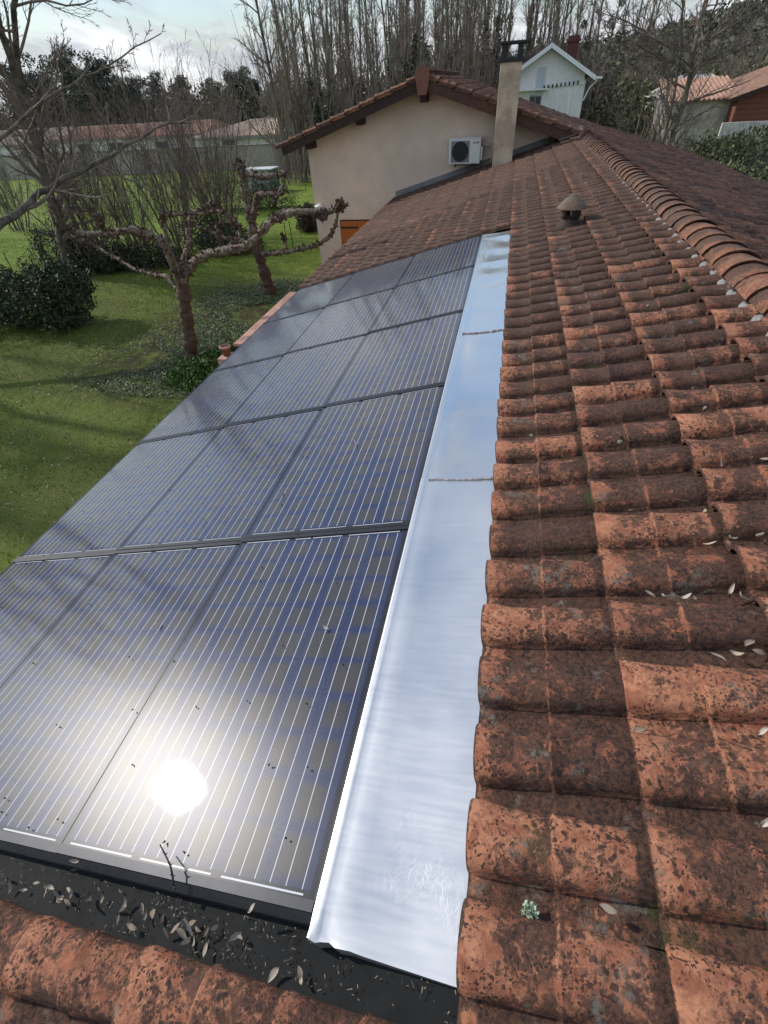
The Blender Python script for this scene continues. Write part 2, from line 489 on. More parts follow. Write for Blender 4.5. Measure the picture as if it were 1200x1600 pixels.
def tile_geo(rng, nu=7, nv=14, thick=True, rad=0.066):
    """local x down the slope, y towards the viewer (-v), z out of the roof"""
    bw = TILE_W * 0.77
    L = TILE_L + 0.05
    h2 = TILE_L / 2
    if nu >= 7:
        us = [-0.05, 0.012, 0.035, 0.10, h2 - 0.008, h2, h2 + 0.012, 0.34, TILE_L - 0.012, TILE_L]
        sc = [0.86, 0.87, 0.88, 0.90, 0.96, 0.985, 0.90, 0.95, 1.0, 0.985]
        lift = [-0.004, -0.002, 0.0, 0.002, 0.0105, 0.009, 0.001, 0.011, 0.026, 0.024]
    else:
        us = [-0.02, h2, h2 + 0.005, TILE_L]; sc = [0.88, 1.0, 0.90, 1.0]; lift = [0.0, 0.013, 0.002, 0.024]
    a, b2 = rng.uniform(-0.006, 0.006), rng.uniform(-0.004, 0.004)
    wob = rng.normal(0, 0.0022, (len(us), 3))
    V = []; T = []
    nb = nv - 4
    rt = rng.uniform(0, 1)
    for i, u in enumerate(us):
        s_ = sc[i]
        for j in range(nv):
            if j <= nb:
                t = j / nb
                th = math.pi * t
                y = bw / 2 - bw / 2 * s_ * math.cos(th) ** 1 * (1.0)
                y = bw / 2 - math.copysign(abs(math.cos(th)) ** 0.85, math.cos(th)) * bw / 2 * s_
                z = rad * s_ * math.sin(th) ** 0.75 if 0 < j < nb else 0.0
            else:
                t = (j - nb) / (nv - 1 - nb)
                y = bw + (TILE_W - bw + 0.012) * t
                z = 0.010 * t * t
            zz = z + lift[i] + wob[i][0] * (z / rad) + a * u
            V.append((u + wob[i][1], y + b2 * u + wob[i][2] * 0.5, zz))
            d = 1.0 - min(1.0, z / (rad * 0.75))
            e = (0.55 if i == 5 else 1.0 if i == 8 else 0.0) if nu >= 7 else 0.0
            if nu >= 7: d = d + (2.2 if i < 2 else 0.6 if i == 6 else 1.2 if i == 9 else 0)  # grime plus painted shade: dark line under seams, at mid step and end
            T.append((d, rt, e))
    F = []
    for i in range(len(us) - 1):
        for j in range(nv - 1):
            F.append((i * nv + j, i * nv + j + 1, (i + 1) * nv + j + 1, (i + 1) * nv + j))
    # lower lip: 14 mm thick end
    n0 = len(V)
    last = (len(us) - 1) * nv
    for j in range(nv):
        x, y, z = V[last + j]
        V.append((x - 0.003, y, z - 0.013)); T.append((2.5, rt, 0.0))  # lip coloured dark to stand for the shaded gap beneath it
    for j in range(nv - 1):
        F.append((last + j, last + j + 1, n0 + j + 1, n0 + j))
    # side wall of the far edge
    V = np.array(V)
    return V, F, np.array(T)


rng = np.random.default_rng(5)
# world matrix columns for a tile object on the main slope
TM = Matrix(((UD[0], -VY[0], NN[0], 0), (UD[1], -VY[1], NN[1], 0), (UD[2], -VY[2], NN[2], 0), (0, 0, 0, 1)))

house = empty('tiled_house', tuple(P1(0, 7, -0.2) * (1, 1, 0)), 'low house under the near roof of mottled orange canal tiles', 'house')
HL = np.array(house.location)

covered = lambda u, v: (u > PH_U - 0.05 and 0.03 < v < 7.9)
cells = []
k0 = int(math.floor((U_R - PH_U) / TILE_L)); k1 = int(math.ceil((U_E - PH_U) / TILE_L))
for ku in range(k0, k1):
    u0 = PH_U + ku * TILE_L                # upper end
    for kv in range(-10, 71):
        ve = PH_V + kv * TILE_W            # far edge of the barrel
        if ve > V1 + 0.1 or ve < V0:
            continue
        uc, vc = u0 + TILE_L / 2, ve - TILE_W / 2
        if uc > PH_U and 0.04 < vc < 7.93:
            continue
        cells.append((u0, ve))


def in_view(p):
    d = ROT.transposed() @ (Vector(p) - Vector((0, 0, G)))
    if d.z > -0.1:
        return None
    x = 600 - 742 * d.x / d.z; y = 800 + 742 * d.y / d.z
    return (x, y, -d.z) if -90 < x < 1290 and -90 < y < 1690 else None


ranked = []
for c in cells:
    q = in_view(P1(c[0] + 0.2, c[1] - 0.1, 0))
    ranked.append(((q[2] if q else 1e3 + abs(c[1])), c))
ranked.sort(key=lambda r: r[0])
near_cells = [c for d, c in ranked[:298]]
far_cells = [c for d, c in ranked[298:]]
variants = []
for i in range(14):
    V, F, T = tile_geo(rng, 7, 14)
    variants.append(MB().add(V, F, T).mesh('roof_tile', tileM, True))
for u0, ve in near_cells:
    o = bpy.data.objects.new('roof_tile', variants[int(rng.integers(14))])
    C.objects.link(o); o.parent = house
    p = P1(u0, ve, TB + rng.uniform(-0.003, 0.003)) - HL
    R = Matrix.Rotation(rng.normal(0, 0.010), 4, 'Z') @ Matrix.Rotation(rng.normal(0, 0.007), 4, 'Y')
    o.matrix_local = Matrix.Translation(p) @ TM @ R
mb = MB()
TMn = np.array((UD, -VY, NN))
for u0, ve in far_cells:
    V, F, T = tile_geo(rng, 7 if ve < 11 else 3, 12)
    V = V * (1, 1, rng.uniform(0.9, 1.1)) + (0, 0, rng.uniform(-0.004, 0.004))
    mb.add(P1(u0, ve, TB) + V @ TMn, F, T)
o = mb.build('roof_tile_field', tileM, house, True); o['kind'] = 'stuff'
# the other slope, and its continuation behind
mb = MB()
TM2 = np.array((UD2, VY, NN2))
YB = 24.6
for ku in range(0, 12):
    for kv in range(0, 115):
        y0 = V0 + kv * TILE_W
        if y0 > YB: continue
        V, F, T = tile_geo(rng, 3, 8)
        V = V * (1, 1, rng.uniform(0.85, 1.15)) + (rng.normal(0, 0.008), 0, rng.uniform(-0.004, 0.004))
        mb.add(RIDGE + UD2 * (ku * TILE_L - 0.03) + VY * y0 + V @ TM2, F, T)
o = mb.build('roof_tile_slope', tileM2, house, True); o['kind'] = 'stuff'
# deck under the tiles, walls
woodM = mat('dark_oak', (0.036, 0.017, 0.011), 0.7, var=0.35, vscale=4, bump=0.004, bscale=30)
renderM = mat('beige_render', (0.74, 0.565, 0.435), 0.9, var=0.12, vscale=0.6, bump=0.004, bscale=90, color2=(0.68, 0.53, 0.41), c2scale=0.5)
mb = MB()
mb.slab([P1(U_R, V0, TB - 0.012), P1(U_E - 0.02, V0, TB - 0.012), P1(U_E - 0.02, V1 + 0.04, TB - 0.012), P1(U_R, V1 + 0.04, TB - 0.012)], NN * -0.06)
q = RIDGE + np.array((0.004, 0, -0.012))
mb.slab([q + VY * V0, q + UD2 * 5.25 + VY * V0, q + UD2 * 5.25 + VY * YB, q + VY * YB], NN2 * -0.06)
mb.build('roof_deck', woodM, house)
xe = P1(U_E, 0, 0)[0] + 0.55
mb = MB(); mb.box((xe, V0 + 0.3, 0), (6.2, 16.42, 2.30))
mb.box((xe + 1.0, V0 + 0.3, 2.31), (4.6, 16.42, 2.62))
mb.build('wall', renderM, house)

# ridge tiles
mb = None
rg = []
for i in range(6):
    V = []; F = []; T = []
    nv = 11; us = [0.0, 0.012, 0.16, 0.33]; rr = [0.148, 0.152, 0.142, 0.130]
    rt = rng.uniform()
    for a_, u in enumerate(us):
        for j in range(nv):
            th = math.pi * (j / (nv - 1)) * 0.92 + math.pi * 0.04
            r = rr[a_] + rng.normal(0, 0.0016)
            V.append((r * math.cos(th) * 1.15, u, r * math.sin(th) * 0.78)); T.append((0.35 + 0.3 * abs(math.cos(th)), rt, 1.0 if a_ < 2 else 0.0))
    for a_ in range(3):
        for j in range(nv - 1):
            F.append((a_ * nv + j, a_ * nv + j + 1, (a_ + 1) * nv + j + 1, (a_ + 1) * nv + j))
    n0 = len(V)
    for j in range(nv):
        x, y, z = V[j]; V.append((x * 0.9, 0.004, z * 0.9)); T.append((1, rt, 0))
    F += [(j, j + 1, n0 + j + 1, n0 + j) for j in range(nv - 1)]
    rg.append(MB().add(V, F, T).mesh('ridge_tile', ridgeM, True))
y = V0
while y < 16.3:
    o = bpy.data.objects.new('ridge_tile', rg[int(rng.integers(6))]); C.objects.link(o); o.parent = house
    o.location = RIDGE + VY * y + np.array((rng.normal(0, 0.004), 0, 0.018 + rng.normal(0, 0.003))) - HL
    o.rotation_euler = (math.radians(-1.5), 0, rng.normal(0, 0.015))
    y += 0.262
# mortar pats closing the barrels under the ridge tiles
mortM = mat('mortar', (0.27, 0.26, 0.25), 0.95, var=0.25, vscale=20, bump=0.006, bscale=60)
lump = []
for i in range(5):
    V = []; F = []
    prof = [(0.006, 0.024), (0.020, 0.022), (0.032, 0.008), (0.034, -0.03)]
    for r, z in prof:
        for j in range(8):
            a_ = j * math.pi / 4
            V.append((r * 1.0 * math.cos(a_) + rng.normal(0, 0.005), r * 1.5 * math.sin(a_) + rng.normal(0, 0.008), z + rng.normal(0, 0.004)))
    for a_ in range(3):
        for j in range(8):
            F.append((a_ * 8 + j, a_ * 8 + (j + 1) % 8, (a_ + 1) * 8 + (j + 1) % 8, (a_ + 1) * 8 + j))
    F.append(tuple(range(8)))
    lump.append(MB().add(V, F).mesh('mortar_pat', mortM, True))
mb = MB(); ys_ = np.linspace(V0, 16.3, 240)
mb.tube(P(np.full(240, U_R + 0.150) + rng.normal(0, 0.004, 240), ys_, np.full(240, TB + 0.030) + rng.normal(0, 0.004, 240)), 0.013, 5)
mb.build('mortar_bed', mortM, house, True)
for kv in range(-8, 70):
    ve = PH_V + kv * TILE_W
    if ve > 16.3: break
    o = bpy.data.objects.new('mortar_pat', lump[int(rng.integers(5))]); C.objects.link(o); o.parent = house
    o.location = P1(U_R + 0.150 + rng.normal(0, 0.007), ve - 0.205 + rng.normal(0, 0.01), TB + 0.022) - HL
    o.rotation_euler = (0, 0, rng.normal(0, 0.2))

# zinc flashing strip, three sheets
zincM = zinc_material('dull_zinc', 0.34, 0.46)
zincM2 = zinc_material('bright_zinc', 0.10, 0.17)
solderM = mat('solder', (0.42, 0.38, 0.38), 0.45, 0.7, var=0.3, vscale=25, bump=0.006, bscale=45)
prof = [(0.26, -0.060), (0.40, -0.052), (0.50, -0.042), (0.58, -0.030), (0.655, -0.016), (0.700, -0.010), (0.712, -0.007), (0.722, -0.006), (0.732, -0.005), (0.736, -0.006), (0.7375, -0.05)]
vb = [0.105, 2.08, 4.17, 7.86]


def zn(u, v):
    far = np.clip((v - 1.5) / 4.0, 0, 1)
    a = 0.0022 * np.sin(v * 2.3 + u * 3) + 0.0016 * np.sin(v * 5.1 - u * 6 + 1)
    b = 0.0030 * np.sin(v * 8.3 + 2 * np.sin(u * 7)) * np.exp(-((v - 7.4) / 0.6) ** 2)
    c = 0.0045 * np.exp(-((v - 7.62) / 0.05) ** 2) + 0.0045 * np.exp(-((v - 6.35) / 0.10) ** 2) + 0.002 * np.sin(v * 11) * far
    edge = np.clip((0.69 - u) / 0.1, 0, 1) * np.clip((u - 0.26) / 0.1, 0, 1)
    return (a + b + c) * edge


for k in range(3):
    a, b = vb[k], vb[k + 1] + (0.02 if k < 2 else 0)
    vsn = np.linspace(a, b, 60)
    uu = []
    for i in range(len(prof) - 1):
        uu += [(prof[i][0] + (prof[i + 1][0] - prof[i][0]) * t, prof[i][1] + (prof[i + 1][1] - prof[i][1]) * t) for t in (0, 0.5)]
    uu.append(prof[-1])
    U = np.array([q[0] for q in uu]); Hh = np.array([q[1] for q in uu])
    UU, VV = np.meshgrid(U, vsn)
    HH = np.tile(Hh, (60, 1)) + zn(UU, VV) - 0.0012 * k
    if k == 0:                              # crumpled front corner and lip
        cr = np.exp(-((VV - a) / 0.06) ** 2) * np.exp(-((UU - 0.69) / 0.06) ** 2)
        HH += cr * (0.005 * np.sin(UU * 160 + VV * 90) - 0.004)
        VV = VV - cr * 0.005 * np.sin(UU * 90) + np.where(np.abs(VV - a) < 1e-6, (UU - 0.33) * 0.04, 0)
    pts = P(UU, VV, HH).reshape(-1, 3)
    nu_ = len(U)
    F = [(i * nu_ + j, i * nu_ + j + 1, (i + 1) * nu_ + j + 1, (i + 1) * nu_ + j) for i in range(59) for j in range(nu_ - 1)]
    zb = MB().add(pts, F)
    if k == 0:                              # turned-down front lip
        n = nu_
        lip = P(UU[0], VV[0] - 0.004, HH[0] - 0.045)
        zb.add(np.vstack([pts[:n], lip]), [(j, j + 1, n + j + 1, n + j) for j in range(n - 1)])
    z = zb.build('zinc_sheet', zincM if k < 1 else zincM2, house, True)
    if k:
        js = np.linspace(0.29, 0.69, 34)
        hs = np.interp(js, U, Hh) + 0.003
        tb = MB().tube(P(js, np.full(34, a) + rng.normal(0, 0.002, 34), hs), 0.006 + rng.uniform(-0.002, 0.003, 34), 6)
        tb.build('solder_seam', solderM, house, True)
# black lead gutter tray crossing in front of the panels
leadM = mat('grey_black_lead', (0.010, 0.011, 0.011), 0.75, 0.0, var=0.5, vscale=3, bump=0.002, bscale=12, spec=0.2)
mb = MB()
us = np.linspace(0.24, U_E, 40)
rows = [(0.00, TB + 0.001), (0.04, TB - 0.003), (0.10, TB - 0.004), (0.15, TB - 0.004), (0.20, TB - 0.003)]
pts = np.vstack([P(us, np.full(40, v), np.full(40, h) + rng.normal(0, 0.0006, 40)) for v, h in rows])
mb.add(pts, [(i * 40 + j, i * 40 + j + 1, (i + 1) * 40 + j + 1, (i + 1) * 40 + j) for i in range(4) for j in range(39)])
mb.build('valley_tray', leadM, house, True)

# gutter along the eave
gutM = mat('cream_gutter', (0.72, 0.68, 0.60), 0.5, var=0.1)
mb = MB()
ga = np.linspace(math.pi, 2 * math.pi, 9)
pe = P1(U_E, 0, -0.03)
V = []
for yy in (V0, 16.42):
    V += [(pe[0] + 0.020 + 0.055 * math.cos(a), yy, pe[2] - 0.045 + 0.055 * math.sin(a)) for a in ga]
mb.add(V, [(j, j + 1, 9 + j + 1, 9 + j) for j in range(8)])
mb.tube([(pe[0] - 0.036, V0, pe[2] - 0.036), (pe[0] - 0.036, 16.42, pe[2] - 0.036)], 0.010, 6)
mb.build('gutter', gutM, house, True)
clipM = mat('dark_clip', (0.05, 0.05, 0.055), 0.5, 0.4)
clip = MB().box((-0.02, -0.018, -0.012), (0.035, 0.018, 0.012)).mesh('gutter_clip', clipM)
for i in range(26):
    o = bpy.data.objects.new('gutter_clip', clip); C.objects.link(o); o.parent = house
    o.location = np.array((pe[0] - 0.012, 0.55 + i * 0.6, pe[2] - 0.018)) - HL

# grey apron where the roof meets the gable wall
apM = mat('grey_apron', (0.16, 0.165, 0.16), 0.8, 0.1, var=0.3, vscale=2)
mb = MB()
mb.slab([P1(U_R - 0.0, 16.40, 0.02), P1(U_E, 16.40, 0.02), P1(U_E, 16.48, 0.13), P1(U_R, 16.48, 0.13)], (0, 0.008, -0.03))
mb.build('apron_flashing', apM, house)

# ------------------------------------------------------------------ solar panels
PW = [(0.740, 1.744), (1.748, 2.752), (2.756, 3.760)]
PV0, PVP = 0.172, 1.54
aluM = mat('anodised_frame', (0.035, 0.037, 0.042), 0.42, 0.7, var=0.15)
W_, L_ = 1.003, PVP - 0.004
panM = panel_material(W_, L_)


def make_panel():
    g = MB()
    T_ = 0.004
    g.add([(0.003, -0.022, 0), (W_ - 0.003, -0.022, 0), (W_ - 0.003, -(L_ - 0.022), 0), (0.003, -(L_ - 0.022), 0)], [(3, 2, 1, 0)])
    f = [MB().box((0, -0.026, -0.045), (W_, 0, 0.006)), MB().box((0, -L_, -0.045), (W_, -(L_ - 0.026), 0.006))]
    s_ = [MB().box((0, -(L_ - 0.0262), -0.03), (0.0035, -0.0262, 0.0015)), MB().box((W_ - 0.0035, -(L_ - 0.0262), -0.03), (W_, -0.0262, 0.0015))]
    return g, f, s_


rown = ['nearest', 'second', 'third', 'fourth', 'farthest']
coln = ['beside the bright metal strip', 'in the middle column', 'along the gutter above the lawn']
proto = None
for r in range(5):
    for c in range(3):
        lab = 'dark blue solar panel in the %s row %s' % (rown[r], coln[c])
        if proto is None:
            proto = empty('solar_panel', (0, 0, 0), lab, 'solar panel', 'solar panels set in the tiled roof')
            g, f, s_ = make_panel()
            g.build('glass', panM, proto, world=False)
            for q in f: q.build('end_rail', aluM, proto, world=False)
            for q in s_: q.build('side_trim', aluM, proto, world=False)
            o = proto
        else:
            o = copy_tree(proto)
            o['label'] = lab
        # every panel laps over the one below it, its lower edge a little proud
        p = P1(PW[c][0], PV0 + r * PVP, -0.012 + rng.uniform(-0.001, 0.001))
        o.matrix_world = Matrix.Translation(p) @ TM @ Matrix.Rotation(math.radians(-0.62 + rng.normal(0, 0.05)), 4, 'Y') @ Matrix.Rotation(rng.normal(0, 0.0012), 4, 'X')
        # keep it free of numerical surprises: v grows along -local y
# aluminium sill in front of the nearest row
mb = MB()
for c in range(3):
    z0 = -0.004 - 0.0015 * c
    mb.add([P1(PW[c][0], PV0 - 0.002, z0), P1(PW[c][1] - 0.002, PV0 - 0.002, z0 + 0.006), P1(PW[c][1] - 0.002, PV0 - 0.022, z0 - 0.022), P1(PW[c][0], PV0 - 0.022, z0 - 0.028),
            P1(PW[c][0], PV0 - 0.024, TB + 0.012), P1(PW[c][1] - 0.002, PV0 - 0.024, TB + 0.016)],
           [(0, 1, 2, 3), (3, 2, 5, 4)])
mb.build('panel_sill', mat('dark_sill', (0.040, 0.042, 0.046), 0.55, 0.2, var=0.2), house)

# ------------------------------------------------------------------ chimney and vent (parts of the house)
chM = mat('chimney_render', (0.62, 0.49, 0.35), 0.92, var=0.16, vscale=1.4, bump=0.004, bscale=60, color2=(0.41, 0.31, 0.22), c2scale=1.8)
cx0, cx1, cy0, cy1 = -0.50, -0.01, 15.40, 15.82
mb = MB().box((cx0, cy0, 3.3), (cx1, cy1, G + 0.30))
ch = mb.build('chimney', chM, house, bevel=0.012)
dkM = mat('sooty_concrete', (0.035, 0.034, 0.034), 0.85, var=0.3, vscale=6, bump=0.003)
mb = MB()
mb.box((cx0 - 0.05, cy0 - 0.05, G + 0.30), (cx1 + 0.05, cy1 + 0.05, G + 0.375))
for xx in (cx0 + 0.0, cx1 - 0.13):
    for yy in (cy0 + 0.0, cy1 - 0.09):
        mb.box((xx, yy, G + 0.375), (xx + 0.13, yy + 0.09, G + 0.60))
mb.box((cx0 - 0.04, cy0 - 0.04, G + 0.60), (cx1 + 0.14, cy1 + 0.06, G + 0.65))
mb.build('chimney_cap', dkM, ch, bevel=0.008)
mb = MB().lathe([(0.09, 0), (0.09, 0.45), (0.10, 0.46), (0.10, 0.50), (0.08, 0.50)], 14, (cx1 + 0.12, cy1 + 0.3, G - 0.2))
vb_ = P1(-0.36, 6.98, TB)
ventM = mat('dark_clay', (0.045, 0.030, 0.022), 0.8, var=0.3, vscale=8)
capM = mat('mossy_clay_cap', (0.20, 0.135, 0.088), 0.9, var=0.3, vscale=8, bump=0.004, bscale=50, color2=(0.13, 0.10, 0.07))
mb = MB().lathe([(0.15, -0.02), (0.15, 0.05), (0.12, 0.075), (0.105, 0.10), (0.10, 0.14)], 20, vb_)
for j in range(4):
    a = j * math.pi / 2 + 0.5
    R = Matrix.Rotation(a, 3, 'Z')
    mb.box((vb_[0] + 0.075, vb_[1] - 0.045, vb_[2] + 0.13), (vb_[0] + 0.105, vb_[1] + 0.045, vb_[2] + 0.23), R, vb_)
mb.lathe([(0.10, 0.225), (0.12, 0.24)], 20, vb_)
ve_ = mb.build('roof_vent', ventM, house, True)
MB().lathe([(0.150, 0.228), (0.172, 0.232), (0.170, 0.244), (0.10, 0.318), (0.045, 0.368), (0.012, 0.380)], 22, vb_).build('vent_cap', capM, ve_, True)

# ------------------------------------------------------------------ gable wing
wing = empty('gable_house', (-2.0, 20.0, 0), 'beige rendered house wing with brown timber gable and tiled roof', 'house')
YW, YF, YE = 16.5, 15.9, YB
AX, AZ = -2.40, G + 0.16                  # ridge of the roof underside
XL, ZL = -6.43, G - 1.10
XR, ZR = 1.66, G - 1.13
wl = lambda x: (AZ + (x - AX) * (AZ - ZL) / (AX - XL)) if x < AX else (AZ + (x - AX) * (ZR - AZ) / (XR - AX))
x0, x1 = -5.86, 1.62
mb = MB()
mb.slab([(x0, YW, 0), (x1, YW, 0), (x1, YW, wl(x1) - 0.10), (AX, YW, AZ - 0.10), (x0, YW, wl(x0) - 0.10)], (0, 0.25, 0))
mb.box((x0, YW + 0.251, 0), (x0 + 0.25, YE - 0.4, wl(x0) - 0.12))
mb.slab([(x0, YE - 0.399, 0), (x1, YE - 0.399, 0), (x1, YE - 0.399, wl(x1) - 0.10), (AX, YE - 0.399, AZ - 0.10), (x0, YE - 0.399, wl(x0) - 0.10)], (0, 0.25, 0))
mb.build('wall', renderM, wing)
# barge boards
sl = (AZ - ZL) / (AX - XL); sr = (ZR - AZ) / (XR - AX)
dpt = 0.25
mb = MB().slab([(XL, YF, ZL), (AX, YF, AZ), (AX, YF, AZ - dpt), (XL + 0.03, YF, ZL - dpt + 0.03)], (0, 0.05, 0))
mb.build('barge_board', woodM, wing)
woodM2 = mat('worn_oak', (0.085, 0.042, 0.029), 0.8, var=0.35, vscale=3, bump=0.004, bscale=30)
mb = MB().slab([(AX + 0.004, YF + 0.004, AZ), (XR, YF + 0.004, ZR), (XR, YF + 0.004, ZR - dpt), (AX + 0.004, YF + 0.004, AZ - dpt)], (0, 0.05, 0))
mb.build('barge_board', woodM2, wing)
# soffit boards
mb = MB()
mb.slab([(XL, YF + 0.055, ZL - 0.004), (AX - 0.003, YF + 0.055, AZ - 0.004), (AX - 0.003, YE, AZ - 0.004), (XL, YE, ZL - 0.004)], (0, 0, -0.03))
mb.slab([(AX, YF + 0.055, AZ - 0.004), (XR, YF + 0.055, ZR - 0.004), (XR, YE, ZR - 0.004), (AX, YE, AZ - 0.004)], (0, 0, -0.03))
mb.build('roof_boarding', woodM, wing)
for xx, s in ((XL + 0.78, sl), (-4.15, sl), (AX, 0), (-0.32, sr), (0.95, sr)):
    zt = wl(xx) - (0.20 if xx == AX else 0.045)
    MB().box((xx - 0.085, YF + 0.12, zt - 0.30), (xx + 0.085, YW + 0.1, zt)).build('purlin_end', woodM, wing, bevel=0.01)
# wing tiles
dirL = np.array((-(AX - XL), 0, -(AZ - ZL))); dirL /= np.linalg.norm(dirL)
dirR = np.array((XR - AX, 0, ZR - AZ)); dirR /= np.linalg.norm(dirR)
nL = np.array((dirL[2], 0, -dirL[0])); nR = np.array((-dirR[2], 0, dirR[0]))
apex = np.array((AX, 0, AZ + 0.01))
mbv = MB(); mb = MB()
verge = []
for (d_, n_, ln, side) in ((dirL, nL, 4.22, -1), (dirR, nR, 4.30, 1)):
    Mx = np.array((d_, VY * side, n_))
    for ku in range(0, 10):
        for kv in range(0, 37):
            yy = YF - 0.02 + kv * TILE_W + (TILE_W if side < 0 else 0)
            V, F, T = tile_geo(rng, 7 if kv < 2 else 3, 12 if kv < 12 else 8)
            V = V * (1, 1, rng.uniform(0.9, 1.1)) + (rng.normal(0, 0.006), 0, 0)
            WV = apex + d_ * (ku * TILE_L - 0.02) + VY * yy + V @ Mx
            if kv == 0:
                verge.append((WV, F, T))
            else:
                mb.add(WV, F, T)
for WV, F, T in verge:
    t_ = MB().add(WV, F, T)
    # closed outer side of the verge tile
    t_.add([WV[0] * (1, 0, 1) + (0, YF - 0.022, 0.004), WV[-1] * (1, 0, 1) + (0, YF - 0.022, 0.02), WV[-1] * (1, 0, 1) + (0, YF - 0.022, -0.05), WV[0] * (1, 0, 1) + (0, YF - 0.022, -0.05)], [(0, 1, 2, 3)], (0.4, 0.5, 0))
    t_.build('verge_tile', tileM2, wing, True)
o = mb.build('roof_tile_field', tileM2, wing, True); o['kind'] = 'stuff'
y = YF - 0.05
while y < YE:
    o = bpy.data.objects.new('ridge_tile', rg[int(rng.integers(6))]); C.objects.link(o); o.parent = wing
    o.location = np.array((AX, y, AZ + 0.035)) - np.array(wing.location)
    o.rotation_euler = (math.radians(-2), 0, 0)
    y += 0.28
endM = mat('clay_end_cap', (0.21, 0.095, 0.062), 0.85, var=0.25, vscale=6, bump=0.003)
pts = [(AX + 0.17 * math.cos(a), YF - 0.07, AZ + 0.02 + 0.17 * math.sin(a)) for a in np.linspace(0, math.pi, 13)] + [(AX - 0.10, YF - 0.07, AZ - 0.34), (AX + 0.10, YF - 0.07, AZ - 0.34)]
MB().slab(pts, (0, 0.06, 0)).build('ridge_end_cap', endM, wing, bevel=0.012)
# zinc corner where the two roofs meet
MB().slab([(1.10, YF - 0.02, G - 1.22), (XR + 0.02, YF - 0.02, G - 1.06), (XR + 0.02, YW, G - 1.04), (1.10, YW, G - 1.20)], (0, 0, 0.012)).build('valley_flashing', solderM, wing)
# shutter on the gable wall
shM = mat('orange_stained_wood', (0.46, 0.125, 0.022), 0.5, var=0.2, vscale=5)
irM = mat('black_iron', (0.02, 0.02, 0.02), 0.5, 0.5)
s0, s1, sz = -5.06, -3.75, G - 3.05
n = 0
for i in range(10):
    xx = s0 + i * (s1 - s0) / 10
    MB().box((xx + 0.003, YW - 0.045, sz - 1.25), (xx + (s1 - s0) / 10 - 0.003, YW - 0.006, sz)).build('shutter_board', shM, wing)
MB().box((s0 + 0.0, YW - 0.060, sz - 0.20), (s0 + 0.55, YW - 0.046, sz - 0.155)).box((s0 - 0.03, YW - 0.005, sz - 1.27), (s1 + 0.03, YW - 0.001, sz + 0.03)).build('shutter_hinge', irM, wing)

# wall lamp
lampM = mat('white_enamel', (0.75, 0.75, 0.73), 0.4)
lz = G - 2.72
lt = empty('wall_lamp', (-5.66, YW - 0.15, lz), 'small white lamp on the beige wall by the house corner', 'lamp')
MB().lathe([(0.03, 0.16), (0.14, 0.10), (0.145, 0.085)], 16, (-5.66, YW - 0.15, lz)).build('shade', lampM, lt, True)
MB().lathe([(0.05, -0.10), (0.065, -0.06), (0.065, 0.05), (0.05, 0.085)], 12, (-5.66, YW - 0.15, lz)).build('globe', mat('frosted_glass', (0.6, 0.62, 0.62), 0.2), lt, True)
MB().tube([(-5.66, YW, lz - 0.14), (-5.66, YW - 0.10, lz - 0.15), (-5.66, YW - 0.15, lz - 0.10)], 0.014, 6).build('bracket', lampM, lt)

# ------------------------------------------------------------------ air conditioner
ac = empty('air_conditioner', (-1.25, YW - 0.3, G - 1.68), 'white air conditioner outdoor unit hung on the beige gable wall', 'air conditioner')
wM = mat('off_white_casing', (0.66, 0.66, 0.63), 0.45, var=0.05)
X0, X1, Z0, Z1, YA = -1.70, -0.86, G - 1.665, G - 1.115, YW - 0.40
MB().box((X0, YA, Z0), (X1, YA + 0.30, Z1)).build('casing', wM, ac, bevel=0.012)
MB().box((X0 - 0.01, YA - 0.012, Z1 + 0.001), (X1 + 0.01, YA + 0.31, Z1 + 0.02)).build('top_cover', mat('light_casing', (0.72, 0.72, 0.70), 0.4), ac, bevel=0.005)
gM = mat('grey_grille_panel', (0.20, 0.205, 0.21), 0.5)
MB().box((X0 + 0.055, YA - 0.010, Z0 + 0.04), (X0 + 0.545, YA - 0.001, Z1 - 0.045)).build('fan_panel', gM, ac)
fc = np.array((X0 + 0.30, YA - 0.013, (Z0 + Z1) / 2))
mb = MB()
V = [fc + (0.218 * math.cos(a), 0, 0.218 * math.sin(a)) for a in np.linspace(0, 2 * math.pi, 32, endpoint=False)]
mb.slab(V, (0, 0.002, 0)); mb.build('fan_opening', mat('fan_black', (0.012, 0.012, 0.013), 0.6), ac)
grM = mat('grille_wire', (0.055, 0.055, 0.058), 0.5)
mb = MB()
for rr_ in (0.218, 0.17, 0.12, 0.07):
    mb.tube([fc + (rr_ * math.cos(a), -0.012, rr_ * math.sin(a)) for a in np.linspace(0, 2 * math.pi, 28)], 0.004, 5)
for k in range(-5, 6):
    hw = math.sqrt(max(0.0, 0.215 ** 2 - (k * 0.038) ** 2))
    mb.tube([fc + (-hw, -0.010, k * 0.038), fc + (hw, -0.010, k * 0.038)], 0.0045, 5)
mb.build('fan_grille', grM, ac)
MB().box((X1 - 0.26, YA - 0.006, Z0 + 0.04), (X1 - 0.02, YA - 0.001, Z1 - 0.16)).build('front_panel', wM, ac)
MB().box((X1 + 0.001, YA + 0.03, Z0 + 0.07), (X1 + 0.055, YA + 0.27, Z0 + 0.36)).build('valve_cover', wM, ac, bevel=0.015)
